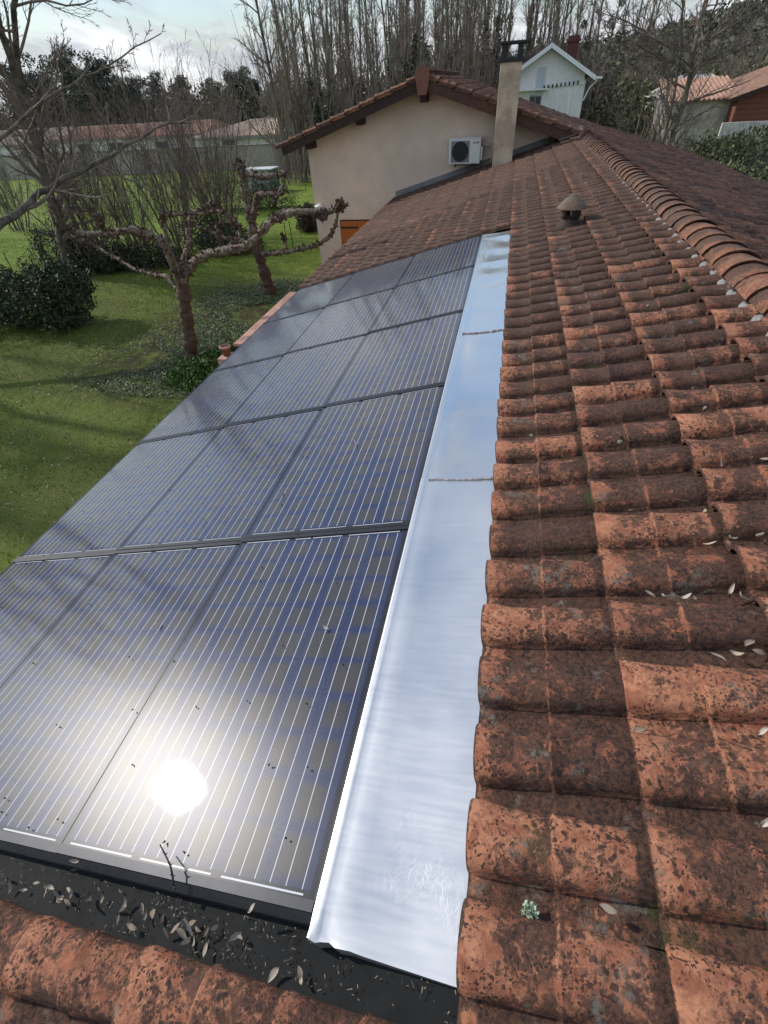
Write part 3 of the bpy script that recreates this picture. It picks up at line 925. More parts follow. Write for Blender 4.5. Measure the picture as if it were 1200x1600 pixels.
# the grey maker's mark, only a few strokes at this size: an emblem and slanting strokes
mb = MB()
bx, bz = X1 - 0.205, Z1 - 0.085
mb.slab([(bx, YA - 0.008, bz - 0.030), (bx + 0.018, YA - 0.008, bz - 0.030), (bx + 0.034, YA - 0.008, bz + 0.030), (bx + 0.016, YA - 0.008, bz + 0.030)], (0, 0.004, 0))
mb.slab([(bx + 0.018, YA - 0.0075, bz - 0.030), (bx + 0.050, YA - 0.0075, bz - 0.030), (bx + 0.053, YA - 0.0075, bz - 0.020), (bx + 0.020, YA - 0.0075, bz - 0.020)], (0, 0.004, 0))
for k in range(5):
    q0 = bx + 0.062 + k * 0.020
    mb.slab([(q0, YA - 0.008, bz - 0.022), (q0 + 0.010, YA - 0.008, bz - 0.022), (q0 + 0.018, YA - 0.008, bz + 0.016), (q0 + 0.008, YA - 0.008, bz + 0.016)], (0, 0.004, 0))
mb.build('maker_mark', mat('mark_grey', (0.12, 0.12, 0.14), 0.5), ac)
for xx in (X0 + 0.16, X1 - 0.22):
    MB().box((xx, YA - 0.02, Z0 - 0.055), (xx + 0.04, YW, Z0 - 0.022)).box((xx, YA + 0.02, Z0 - 0.022), (xx + 0.04, YA + 0.08, Z0 - 0.001)).box((xx, YA + 0.25, Z0 - 0.022), (xx + 0.04, YA + 0.29, Z0 - 0.001)).build('bracket', irM, ac)
mb = MB().tube([(X1 + 0.05, YW - 0.2, Z1 - 0.19), (X1 + 0.15, YW - 0.10, Z1 - 0.18), (X1 + 0.26, YW - 0.06, Z1 - 0.18), (X1 + 0.30, YW - 0.06, Z1 - 0.22), (X1 + 0.30, YW - 0.06, Z0 + 0.03), (X1 + 0.24, YW - 0.08, Z0 - 0.10), (X1 + 0.02, YW - 0.1, Z0 - 0.19), (X0 + 0.5, YW - 0.1, Z0 - 0.27)], 0.022, 8)
mb.build('pipe', mat('pipe_sleeve', (0.55, 0.53, 0.50), 0.6), ac, True)

# ------------------------------------------------------------------ ground
gm = ground_material()
mb = MB()
nx = 110
gx = np.concatenate([np.linspace(-400, -60, 14), np.linspace(-58, 60, 70), np.linspace(70, 400, 12)])
gy = np.concatenate([np.linspace(-120, -12, 8), np.linspace(-10, 70, 60), np.linspace(78, 500, 20)])
XX, YY = np.meshgrid(gx, gy)


def gz(x, y):
    x = np.asarray(x, float); y = np.asarray(y, float)
    d = np.hypot(x, y)
    z = 0.05 * np.sin(x * 0.55) * np.cos(y * 0.47) * np.clip((y - 5) / 10, 0, 1)
    r = np.clip((x + 6) / 60, 0, 1) * np.clip((y - 30) / 60, 0, 1)
    z = z + 4.5 * r
    z = z - 1.6 * np.clip((-x - 30) / 30, 0, 1) * np.clip((y - 45) / 30, 0, 1)
    return z


ZZ = gz(XX, YY)
a_, b_ = XX.shape
mb.add(np.stack([XX, YY, ZZ], -1).reshape(-1, 3), [(i * b_ + j, i * b_ + j + 1, (i + 1) * b_ + j + 1, (i + 1) * b_ + j) for i in range(a_ - 1) for j in range(b_ - 1)])
g = mb.build('ground', gm, None, True); tag(g, kind='structure')

# grass blades and ground ivy, where the lawn is near enough
grassM = leaf_material('grass_blades', (0.08, 0.135, 0.016), (0.25, 0.33, 0.055))
n = 90000
xs = rng.uniform(-27, -4.2, n); ys = 2 + 22 * rng.uniform(0, 1, n)
dens = 0.5 + 0.5 * np.sin(xs * 1.1 + 2 * np.sin(ys * 0.7)) * np.sin(ys * 0.9 + xs * 0.3)
keep = (rng.uniform(0, 1, n) < 0.25 + 0.75 * dens) & ~((np.abs(xs + 8.0) < 1.8) & (ys > 8.5) & (ys < 17))
xs, ys = xs[keep], ys[keep]; n = len(xs)
hgt = rng.uniform(0.03, 0.08, n) * (0.8 + 0.6 * dens[keep]); an = rng.uniform(0, math.pi, n)
wd = 0.009
base = np.stack([xs, ys, gz(xs, ys)], -1)
sd_ = np.stack([np.cos(an) * wd, np.sin(an) * wd, np.zeros(n)], -1)
tip = base + np.stack([rng.normal(0, 0.03, n), rng.normal(0, 0.03, n), hgt], -1)
V = np.stack([base - sd_, base + sd_, tip], 1).reshape(-1, 3)
F = (np.arange(n)[:, None] * 3 + np.arange(3)).tolist()
T = np.zeros((n * 3, 3)); T[:, 1] = np.repeat(rng.uniform(0, 1, n), 3)
mb = MB(); mb.v = [V]; mb.f = [tuple(f) for f in F]; mb.tone = [T]; mb.n = len(V)
o = mb.build('grass', grassM); tag(o, 'short uneven lawn grass below the gutter and round the hedge', 'grass', kind='stuff')

ivyM = leaf_material('pale_ground_cover', (0.07, 0.10, 0.04), (0.20, 0.25, 0.14))
n = 24000
xs = rng.normal(-7.6, 1.3, n); ys = rng.uniform(8.6, 17.5, n)
k = np.sin(xs * 2.1 + 1.3 * np.sin(ys)) + np.sin(ys * 1.7) > -0.9
xs, ys = xs[k], ys[k]
mb = MB().cards(np.stack([xs, ys, gz(xs, ys) + rng.uniform(0.01, 0.09, len(xs))], -1), 0.026, rng, flat=0.5, asp=0.6)
o = mb.build('ground_cover', ivyM); tag(o, 'pale green trailing ground cover between the two pollarded trees', 'ground cover', kind='stuff')
litM = leaf_material('fallen_leaf_litter', (0.08, 0.045, 0.025), (0.30, 0.24, 0.17))
n = 5000
xs = rng.uniform(-20, -5, n); ys = rng.uniform(4, 20, n)
mb = MB().cards(np.stack([xs, ys, gz(xs, ys) + 0.05], -1), 0.028, rng, flat=0.8, asp=0.5)
o = mb.build('leaf_litter', litM); tag(o, 'brown fallen leaves scattered thinly over the lawn', 'leaves', kind='stuff')

# ------------------------------------------------------------------ terrace wall and pot
copM = mat('pink_paving', (0.52, 0.29, 0.22), 0.85, var=0.16, vscale=5, bump=0.003, color2=(0.60, 0.36, 0.27))
brM = mat('red_brick_edge', (0.22, 0.07, 0.045), 0.85, var=0.25, vscale=6)
tw = empty('terrace_wall', (-5.9, 12, 0), 'low terrace wall topped with pink slabs beyond the gutter', 'low wall')
MB().box((-6.27, 10.62, 0), (-5.6, 14.62, 0.44)).build('masonry', brM, tw)
k = 0
y = 10.58
while y < 14.55:
    MB().box((-6.36, y + 0.004, 0.441), (-5.5, y + 0.496, 0.50)).build('coping_slab', copM, tw, bevel=0.006)
    y += 0.505
MB().box((-6.40, 9.78, 0), (-5.98, 10.22, 0.46)).build('pier', copM, tw, bevel=0.01)
pt = empty('flower_pot', (-6.24, 10.0, 0.461), 'empty terracotta flower pot at the end of the terrace wall', 'pot')
pc = (-6.24, 10.0, 0.461)
clayM = mat('pot_clay', (0.20, 0.075, 0.045), 0.8, var=0.2, vscale=8)
MB().lathe([(0.085, 0), (0.115, 0.20), (0.118, 0.21), (0.10, 0.21), (0.09, 0.12), (0.01, 0.10)], 20, pc).build('body', clayM, pt, True)
MB().lathe([(0.119, 0.19), (0.137, 0.192), (0.139, 0.235), (0.110, 0.237), (0.108, 0.195)], 20, pc).build('rim', mat('pot_rim_clay', (0.42, 0.24, 0.17), 0.8), pt, True)


# ------------------------------------------------------------------ trees
def wander(p0, d0, L, n, wig, up, rng):
    pts = [np.array(p0, float)]
    d = np.array(d0, float); d /= np.linalg.norm(d)
    for i in range(n):
        d = d + rng.normal(0, wig, 3) + (0, 0, up)
        d /= np.linalg.norm(d)
        pts.append(pts[-1] + d * L / n)
    return np.array(pts)


def sprout(mb, pts, r0, lvl, rng, cfg):
    """children of a branch polyline; cfg[lvl] = (count, length share, angle, wiggle, up, sides, segments, first)"""
    if lvl >= len(cfg):
        return
    cnt, ls, ang, wig, up, sides, segs, first = cfg[lvl]
    cnt = max(1, int(cnt * rng.uniform(0.8, 1.2)))
    seg = np.linalg.norm(np.diff(pts, axis=0), axis=1); tot = seg.sum(); cum = np.concatenate([[0], np.cumsum(seg)]) / tot
    for i in range(cnt):
        t = first + (1 - first) * (i + rng.uniform(0, 1)) / cnt
        k = min(len(pts) - 2, int(np.searchsorted(cum, t) - 1)); k = max(k, 0)
        f = (t - cum[k]) / max(1e-6, cum[k + 1] - cum[k])
        p = pts[k] + (pts[k + 1] - pts[k]) * f
        d = pts[k + 1] - pts[k]; d /= np.linalg.norm(d)
        q = rng.normal(size=3); q -= q.dot(d) * d; q /= np.linalg.norm(q)
        a = ang * rng.uniform(0.7, 1.3)
        nd = d * math.cos(a) + q * math.sin(a)
        L = ls * tot * (1.05 - 0.65 * t) * rng.uniform(0.6, 1.2)
        rad = max(cfg_min[0], r0 * (1 - 0.75 * t) * 0.55)
        bp = wander(p, nd, L, segs, wig, up, rng)
        mb.tube(bp, np.linspace(rad, max(cfg_min[0] * 0.7, rad * 0.3), len(bp)), sides, cap=False)
        sprout(mb, bp, rad, lvl + 1, rng, cfg)


cfg_min = [0.006]
barkM = mat('grey_bark', (0.165, 0.138, 0.110), 0.9, var=0.35, vscale=4, bump=0.01, bscale=25, color2=(0.060, 0.055, 0.040))
twigM = mat('twig_bark', (0.185, 0.145, 0.118), 0.9, var=0.3, vscale=2)
palebarkM = mat('pale_bark', (0.22, 0.19, 0.14), 0.9, var=0.35, vscale=3, bump=0.008, bscale=25, color2=(0.11, 0.10, 0.07))
ivyleafM = leaf_material('ivy_leaves', (0.012, 0.022, 0.010), (0.045, 0.065, 0.025), 0.5, 0.35)


def bare_tree(name, label, cat, group, guides, cfg, seed, loc, minr=0.006, bark=barkM, twig=twigM, first_lvl=0, world=True):
    r_ = np.random.default_rng(seed)
    cfg_min[0] = minr
    t = empty(name, tuple(loc), label, cat, group)
    tm, tw_ = MB(), MB()
    for pts, ra, rb in guides:
        P_ = np.asarray(pts, float)
        # smooth the guide
        tt = np.linspace(0, 1, len(P_)); ts = np.linspace(0, 1, len(P_) * 3)
        Q = np.stack([np.interp(ts, tt, P_[:, i]) for i in range(3)], -1)
        Q[1:-1] = (Q[:-2] + 2 * Q[1:-1] + Q[2:]) / 4
        ln = np.linalg.norm(P_[-1] - P_[0])
        Q[1:] += r_.normal(0, 0.004 * ln, Q[1:].shape)
        tm.tube(Q, np.linspace(ra, rb, len(Q)), 8)
        sprout(tw_, Q, ra, first_lvl, r_, cfg)
    tm.build('trunk', bark, t, True, world=world)
    tw_.build('crown', twig, t, False, world=world)
    return t


# --- two pollarded plane trees, guided by their limbs
polM = mat('plane_bark', (0.105, 0.070, 0.050), 0.85, var=0.5, vscale=4, bump=0.02, bscale=18, color2=(0.075, 0.040, 0.028), c2scale=5)
polM2 = mat('plane_limb_bark', (0.095, 0.060, 0.042), 0.85, var=0.6, vscale=7, bump=0.02, bscale=45, color2=(0.24, 0.19, 0.14), c2scale=14)
knobM = mat('pollard_knob', (0.090, 0.054, 0.036), 0.9, var=0.5, vscale=9, bump=0.02, bscale=35)


def limb(t, pts, r0, r1, rng, name='branch', m=polM2, k=9, knobs=True):
    Pt = np.array(pts, float)
    seg = np.linalg.norm(np.diff(Pt, axis=0), axis=1); cum = np.concatenate([[0], np.cumsum(seg)])
    n = max(6, int(cum[-1] / 0.055))
    s_ = np.linspace(0, cum[-1], n)
    Q = np.stack([np.interp(s_, cum, Pt[:, i]) for i in range(3)], -1)
    for _ in range(2):
        Q[1:-1] = (Q[:-2] + Q[1:-1] * 2 + Q[2:]) / 4
    Q[1:-1] += np.cumsum(rng.normal(0, 0.004, (n - 2, 3)), 0) * 0.5 + rng.normal(0, 0.006, (n - 2, 3))
    R = np.interp(s_, [0, cum[-1]], [r0, r1]) * 0.85
    R = R * (1 + 0.20 * np.sin(s_ * 11 + rng.uniform(0, 6)) * rng.uniform(0.3, 1, n) + rng.normal(0, 0.07, n))
    mb = MB().tube(Q, R, k)
    Vv = mb.v[0].reshape(n, k, 3)
    ph = rng.uniform(0, 6, 3)
    for j in range(k):
        w_ = 0.10 * np.sin(s_ * 14 + j * 2.1 + ph[0]) + 0.09 * np.sin(s_ * 31 + j * 4.4 + ph[1]) + rng.normal(0, 0.06, n)
        Vv[:, j] += (Vv[:, j] - Q) * w_[:, None]
    mb.v[0] = Vv.reshape(-1, 3)
    o = mb.build(name, m, t, True)
    if knobs:
        kb = MB()
        for i in range(2, n):
            near_tip = i > n - 5
            if rng.uniform() < (1.0 if near_tip else 0.42):
                for _ in range(10 if near_tip else 5):
                    d = rng.normal(size=3); d /= np.linalg.norm(d)
                    rr = R[i]
                    a = Q[i] + d * rr * 0.5
                    ln = rr * 0.6 + rng.uniform(0.01, 0.075)
                    b = a + d * ln + (0, 0, 0.01)
                    w0 = rng.uniform(0.012, 0.034) * (1.15 if near_tip else 1)
                    kb.tube([a, (a + b) / 2, b], [w0, w0 * 1.15, w0 * 0.5], 5)
        if kb.n:
            kk_ = kb.build('knobs', knobM, o, True); kk_['kind'] = 'stuff'
    return o


rp = np.random.default_rng(11)
b1 = pixg(300, 568)
p1 = empty('pollarded_tree', tuple(b1), 'nearer pollarded plane tree with knobbly limbs standing close to the flower pot', 'tree', 'pollarded plane trees')
Y1 = b1[1]
q = lambda x, y, dy=0.0: pix(x, y, Y1 + dy)
limb(p1, [b1 - (0, 0, 0.05), q(298, 540), q(291, 490), q(286, 450), q(281, 428)], 0.19, 0.15, rp, 'trunk', polM, 12, False)
limb(p1, [q(283, 440), q(268, 405, -.1), q(256, 380, -.25), q(238, 368, -.4), q(205, 360, -.6), q(165, 366, -.8), q(130, 366, -.9), q(92, 352, -1.0)], 0.12, 0.055, rp)
limb(p1, [q(276, 450), q(262, 432, .2), q(238, 428, .5), q(208, 420, .8), q(185, 405, 1.1), q(155, 388, 1.4), q(120, 370, 1.6)], 0.06, 0.03, rp)
limb(p1, [q(281, 432), q(268, 405, .2), q(262, 385, .35), q(258, 360, .5), q(254, 338, .7)], 0.07, 0.045, rp)
limb(p1, [q(283, 430), q(288, 400, .2), q(296, 380, .3), q(293, 355, .4), q(301, 335, .5), q(325, 318, .6), q(342, 322, .6)], 0.09, 0.045, rp)
limb(p1, [q(285, 440), q(300, 412, -.1), q(320, 398, -.2), q(345, 392, -.3), q(378, 388, -.4), q(398, 372, -.4), q(425, 345, -.4), q(455, 330, -.4), q(485, 330, -.4), q(520, 330, -.4), q(533, 318, -.4)], 0.12, 0.05, rp)
limb(p1, [q(350, 392, -.3), q(362, 380, -.2), q(375, 370, 0), q(372, 350, .2), q(345, 330, .4), q(310, 335, .5), q(258, 336, .6)], 0.05, 0.03, rp)
limb(p1, [q(162, 368, -.8), q(160, 350, -.8), q(152, 338, -.8)], 0.035, 0.04, rp)
limb(p1, [q(235, 370, -.4), q(225, 378, -.5), q(215, 365, -.5)], 0.05, 0.04, rp)
limb(p1, [q(372, 352, .2), q(350, 345, 0), q(335, 352, -.1), q(345, 378, -.2)], 0.028, 0.02, rp)
limb(p1, [q(485, 330, -.4), q(500, 342, -.45), q(508, 338, -.45)], 0.022, 0.03, rp)
b2 = pixg(424, 462)
p2 = empty('pollarded_tree', tuple(b2), 'farther pollarded plane tree with one tall upright limb, near the house corner', 'tree', 'pollarded plane trees')
Y2 = b2[1]
q = lambda x, y, dy=0.0: pix(x, y, Y2 + dy)
limb(p2, [b2 - (0, 0, 0.05), q(418, 440), q(410, 415), q(403, 395), q(396, 378)], 0.20, 0.19, rp, 'trunk', polM, 12, False)
limb(p2, [q(398, 382), q(394, 350), q(388, 325), q(382, 300), q(378, 275), q(372, 256)], 0.19, 0.13, rp)
limb(p2, [q(378, 272), q(392, 272, -.2), q(410, 277, -.4), q(432, 274, -.6), q(446, 270, -.7), q(446, 285, -.8), q(438, 300, -.9), q(428, 318, -1.0)], 0.10, 0.05, rp)
limb(p2, [q(392, 345), q(400, 325, -.3), q(402, 305, -.4), q(420, 304, -.5), q(438, 302, -.6)], 0.11, 0.08, rp)
limb(p2, [q(402, 398), q(420, 397, -.2), q(450, 394, -.5), q(478, 388, -.8), q(500, 382, -1.1), q(515, 372, -1.3), q(526, 352, -1.5), q(530, 332, -1.6), q(540, 322, -1.7)], 0.09, 0.045, rp)
limb(p2, [q(450, 394, -.5), q(446, 378, -.4), q(440, 366, -.4)], 0.035, 0.045, rp)
limb(p2, [q(400, 385), q(380, 376, .3), q(350, 372, .7), q(325, 358, 1.1), q(300, 350, 1.5)], 0.09, 0.05, rp)
limb(p2, [q(398, 378), q(412, 360, -.3), q(425, 340, -.6), q(445, 330, -.9), q(470, 328, -1.2)], 0.07, 0.05, rp)
for k in (0, 1):                            # tidy labels on trunks are not needed: plain names say it
    pass

# --- the big bare tree at the left edge
CF = [(15, 0.42, 0.75, 0.16, 0.05, 5, 6, 0.12), (7, 0.50, 0.65, 0.18, 0.04, 4, 5, 0.15), (6, 0.5, 0.6, 0.2, 0.03, 3, 3, 0.1), (3, 0.55, 0.5, 0.2, 0.02, 3, 2, 0.2)]
bL = pixg(112, 432)
Yt = bL[1]
gl = [([bL, pix(95, 360, Yt), pix(62, 250, Yt), pix(35, 160, Yt), pix(0, 30, Yt - .5), pix(-60, -160, Yt - 1)], 0.20, 0.06),
      ([bL + (0.2, 0.2, 0), pix(80, 330, Yt + .3), pix(55, 200, Yt + .5), pix(20, 90, Yt + .4), pix(30, -60, Yt), pix(50, -200, Yt)], 0.15, 0.05)]
bare_tree('bare_tree', 'big bare tree with leaning twin trunks at the left edge behind the clipped hedge', 'tree', None, gl, CF, 3, bL, 0.007)
bN = np.array((-9.6, 5.6, 0.0))
# a neighbour whose boughs reach in from the left
b3 = np.array((-15.5, 8.5, 0.0))
gl = [([b3, b3 + (0.3, 0.5, 1.6), pix(-40, 390, 10.5), pix(20, 330, 12), pix(80, 290, 13), pix(160, 250, 14), pix(235, 200, 15), pix(300, 190, 16)], 0.15, 0.015),
      ([b3 + (0.3, 0.5, 1.6), b3 + (-1.0, 0.5, 4.5), b3 + (-1.6, 1.5, 9.0), b3 + (-1.8, 1.8, 13.0)], 0.16, 0.05),
      ([pix(-40, 250, 12), pix(40, 180, 13), pix(110, 130, 14), pix(180, 95, 15), pix(250, 50, 16)], 0.045, 0.01),
      ([b3 + (0.3, 0.5, 1.6), pix(-40, 250, 12)], 0.10, 0.045)]
bare_tree('bare_tree', 'bare tree outside the left edge whose long dark boughs reach across the frame', 'tree', None, gl,
          [(12, 0.22, 0.8, 0.16, 0.04, 4, 5, 0.3), (6, 0.5, 0.6, 0.18, 0.03, 3, 4, 0.15), (4, 0.5, 0.6, 0.2, 0.03, 3, 2, 0.2)], 4, b3, 0.006)
# three trees west of the house; they show in the glass of the panels
for i, (xx, yy, hh) in enumerate(((-20, 7.2, 12), (-25, 11.8, 15))):
    r_ = np.random.default_rng(60 + i)
    base = np.array((xx, yy, 0.0))
    tr = wander(base, (0.05, 0.02, 1), hh, 10, 0.05, 0.03, r_)
    tr2 = wander(base + (0.3, 0.3, 0), (0.22, 0.12, 1), hh * 0.9, 10, 0.05, 0.0, r_)
    bare_tree('bare_tree', ['bare tree mirrored in the nearest panels', 'tallest bare tree mirrored in the second panel row', 'short bare tree west of the lawn'][i], 'tree', None,
              [(tr, 0.24, 0.05), (tr2, 0.17, 0.04)], [(14, 0.35, 0.7, 0.14, 0.06, 5, 5, 0.2), (7, 0.5, 0.6, 0.16, 0.03, 3, 4, 0.15), (6, 0.5, 0.6, 0.2, 0.03, 3, 2, 0.1)], 70 + i, base, 0.008)

# --- tall bare shrubs on the garden boundary, many thin upright stems
def shrub(label, px, py, hgt, spread, nst, seed, dark=False):
    r_ = np.random.default_rng(seed)
    b = pixg(px, py)
    gs = []
    for i in range(nst):
        a = r_.uniform(0, 2 * math.pi); s = r_.uniform(0.1, 1.0) * spread
        p = b + (math.cos(a) * s * 0.25, math.sin(a) * s * 0.25, -0.03)
        gs.append((wander(p, (math.cos(a) * s * 0.22, math.sin(a) * s * 0.22, 1), hgt * r_.uniform(0.65, 1.1), 7, 0.055, 0.035, r_), r_.uniform(0.014, 0.042), 0.007))
    return bare_tree('bare_shrub', label, 'shrub', 'tall bare shrubs along the garden boundary', gs,
                     [(13, 0.36, 0.48, 0.16, 0.08, 3, 4, 0.15), (8, 0.5, 0.5, 0.2, 0.05, 3, 3, 0.1)], seed, b, 0.0050)


shrub('bare shrub just right of the big leaning tree', 165, 425, 5.2, 2.0, 16, 21)
shrub('bare shrub behind the long left limb of the nearer pollard', 225, 415, 5.6, 2.2, 18, 22)
shrub('widest bare shrub behind the fork of the nearer pollard', 285, 395, 6.2, 2.6, 24, 23)
shrub('tall dense bare shrub left of the upright pollard limb', 345, 372, 6.4, 2.6, 26, 24)
shrub('bare shrub behind the clipped hedge at the left edge', 30, 360, 4.2, 2.2, 16, 26)
shrub('far bare shrub near the pale block wall', 330, 330, 5.2, 2.6, 20, 27)
shrub('lowest bare shrub in the middle of the meadow', 140, 330, 4.4, 2.6, 18, 28)


# --- leafy bushes
def bush(name, label, blobs, n, size, m, seed, core=None, stems=True, asp=0.45, cat='bush', group=None):
    r_ = np.random.default_rng(seed)
    b0 = np.array(blobs[0][0], float) * (1, 1, 0)
    t = empty(name, tuple(b0), label, cat, group)
    mb = MB()
    for (c, rad) in blobs:
        c = np.array(c, float); rad = np.array(rad, float)
        k = int(n * (rad[0] * rad[1] * rad[2]) ** (2 / 3) / sum((q[1][0] * q[1][1] * q[1][2]) ** (2 / 3) for q in blobs))
        d = r_.normal(size=(k, 3)); d /= np.linalg.norm(d, axis=1)[:, None]
        lump = 1 + 0.26 * np.sin(d[:, 0] * 6 + c[0]) * np.sin(d[:, 1] * 6) + 0.12 * np.sin(d[:, 2] * 9 + d[:, 0] * 7)
        rr = r_.uniform(0.35, 1.0, k) ** 0.45 + np.maximum(r_.normal(0, 0.06, k), 0)
        Pp = c + d * rad * (rr * lump)[:, None]
        Pp = Pp[Pp[:, 2] > 0.02]
        mb.cards(Pp, size, r_, asp=asp)
    mb.build('foliage', m, t)
    if stems:
        sb = MB()
        for (c, rad) in blobs:
            for i in range(8):
                p = np.array(c) * (1, 1, 0) + (r_.normal(0, 0.15), r_.normal(0, 0.15), 0)
                sb.tube(wander(p, (r_.normal(0, 0.4), r_.normal(0, 0.4), 1), c[2] + rad[2] * 0.9, 5, 0.12, 0.05, r_), np.linspace(0.03, 0.008, 6), 4)
        sb.build('stems', barkM, t)
    return t


hedgeM = leaf_material('laurel_leaves', (0.016, 0.030, 0.012), (0.075, 0.098, 0.042), 0.62, 0.3)
hb = pixg(92, 520); hl = pixg(10, 505)
bush('clipped_bush', 'rounded dark green laurel bush standing alone at the left of the lawn', [((hb[0], hb[1] + .5, 0.85), (0.95, 1.0, 0.95)), ((hb[0] - 1.3, hb[1] + 0.6, 0.75), (1.1, 1.0, 0.85)), ((hb[0] + .2, hb[1] + 0.9, 1.1), (.7, .7, .6))], 15000, 0.055, hedgeM, 31)
bush('clipped_bush', 'dark hedge end cut by the left edge in front of the laurel bush', [((hl[0] - 1.2, hl[1] - 0.3, 0.6), (1.1, 1.2, 0.75)), ((hl[0] - .3, hl[1] - 1.4, 0.3), (.7, .7, .4))], 9000, 0.05, hedgeM, 32)
darkM = leaf_material('bramble_leaves', (0.020, 0.028, 0.014), (0.07, 0.08, 0.035), 0.6, 0.3)
for i, (px, py, rx, rz, lab) in enumerate(((150, 428, 1.5, 1.1, 'bramble clump at the foot of the shrubs right of the big leaning tree'), (225, 420, 1.5, 0.8, 'bramble clump under the long limb of the nearer pollard'), (100, 425, 1.2, 1.5, 'tall ivy mound round the foot of the big leaning tree'),
                                    (345, 398, 1.2, 0.7, 'dark low bush between the two pollards'), (385, 330, 2.2, 1.7, 'large dark bush behind the upright pollard limb'), (320, 380, 1.4, 1.0, 'bramble clump behind the nearer pollard fork'))):
    c = pixg(px, py)
    bush('bramble', lab, [((c[0], c[1] + 0.3, rz * 0.5), (rx, 1.0, rz * 0.65)), ((c[0] + rx * 0.7, c[1] + .6, rz * 0.3), (rx * 0.7, .8, rz * 0.5))], 6500, 0.05, darkM, 40 + i)
c = pixg(487, 362)
bush('ball_shrub', 'clipped brown ball shrub on the grass by the house corner', [((c[0], c[1], 0.55), (0.62, 0.62, 0.58))], 7000, 0.045, leaf_material('brown_leaves', (0.030, 0.020, 0.014), (0.095, 0.065, 0.045)), 51)
c = pixg(360, 548)
bush('fern_clump', 'bright green clump growing beside the flower pot', [((-7.0, 9.6, 0.15), (0.6, 0.7, 0.28)), ((-6.8, 10.4, 0.12), (0.5, 0.9, 0.22))], 4500, 0.05, leaf_material('fresh_leaves', (0.03, 0.07, 0.012), (0.10, 0.18, 0.035)), 52, stems=False)

# fence posts in the meadow
postM = mat('green_post', (0.02, 0.06, 0.035), 0.5)
for i, (xa, ya, hh, lab) in enumerate(((28, 440, 1.0, 'thin green fence post nearest the left edge'), (68, 436, 1.05, 'thin green fence post just left of the leaning tree'), (449, 385, .9, 'thin dark stake in the grass between the pollard and house'), (478, 300, .9, 'thin dark stake up the meadow beside the house corner'), (458, 389, 1.0, 'thin dark stake near the low right limb'))):
    c = pixg(xa, ya)
    o = MB().tube([c, c + (0.02, 0, hh)], 0.018, 6).box(c + (-0.015, -0.015, hh), c + (0.045, 0.015, hh + 0.03)).build('fence_post', postM)
    tag(o, lab, 'post', 'thin posts in the meadow')

# pale tank behind the upright pollard
c = pixg(408, 300)
tk = empty('garden_tank', tuple(c), 'pale grey box tank with green side in the meadow behind the pollard', 'tank')
MB().box((c[0] - 1.1, c[1], 0), (c[0] + .75, c[1] + 1.2, 1.25)).build('body', mat('pale_plastic', (0.33, 0.36, 0.34), 0.6, var=0.15), tk, bevel=0.03)
MB().box((c[0] + .755, c[1] + 0.03, 0), (c[0] + 1.05, c[1] + 1.17, 1.22)).build('side_panel', mat('green_plastic', (0.11, 0.16, 0.13), 0.6), tk)
MB().box((c[0] - 1.2, c[1] - 0.1, 1.26), (c[0] + 1.1, c[1] + 1.3, 1.33)).build('lid', mat('white_lid', (0.62, 0.63, 0.61), 0.5), tk, bevel=0.015)

# ------------------------------------------------------------------ far block wall and houses on the left
bwM = mat('block_wall', (0.36, 0.325, 0.27), 0.95, var=0.2, vscale=1.2, bump=0.01, bscale=12)
bw = empty('block_wall', (-30, 51, 0), 'long grey block wall at the top of the meadow', 'wall')
for i in range(14):
    xx = -62 + i * 3.4
    MB().box((xx + .01, 50.5, -0.9), (xx + 3.39, 50.7, 1.75 + 0.0 * i)).build('wall_bay', bwM, bw)
MB().box((-62, 50.44, 1.755), (-14.4, 50.76, 1.83)).build('coping', mat('coping_grey', (0.22, 0.21, 0.19), 0.9), bw)

hwM = mat('far_white_render', (0.70, 0.69, 0.65), 0.9, var=0.06)
glM = mat('far_glass', (0.05, 0.06, 0.08), 0.1)
shutM = mat('grey_shutter', (0.20, 0.22, 0.25), 0.6)


def stripe_roof(name, a, b):
    m = bpy.data.materials.new(name); m.use_nodes = True
    t = NT(m.node_tree)
    pos = t.n('ShaderNodeNewGeometry').outputs['Position']
    c = t.mix(t.ramp(t.noise(pos, 4, 5, 0.7), 0.3, 0.7), a, b)
    p = t.n('ShaderNodeBsdfPrincipled', {'Base Color': c, 'Roughness': 0.9})
    t.n('ShaderNodeOutputMaterial', {'Surface': p.outputs[0]})
    MATS[name] = m
    return m


def ribbed(mb, a, b, c, d, nrib, r=0.09):
    """roof face a-b (eave) c-d (top): raised rolls of tile from eave to top"""
    a, b, c, d = map(lambda q: np.array(q, float), (a, b, c, d))
    mb.quad(a, b, c, d)
    nrm = np.cross(b - a, d - a); nrm /= np.linalg.norm(nrm)
    if nrm[2] < 0: nrm = -nrm
    for i in range(nrib):
        t = (i + 0.5) / nrib
        p0 = a + (b - a) * t; p1 = d + (c - d) * t
        mb.tube([p0 + nrm * 0.02, p1 + nrm * 0.02], r, 5, cap=False)


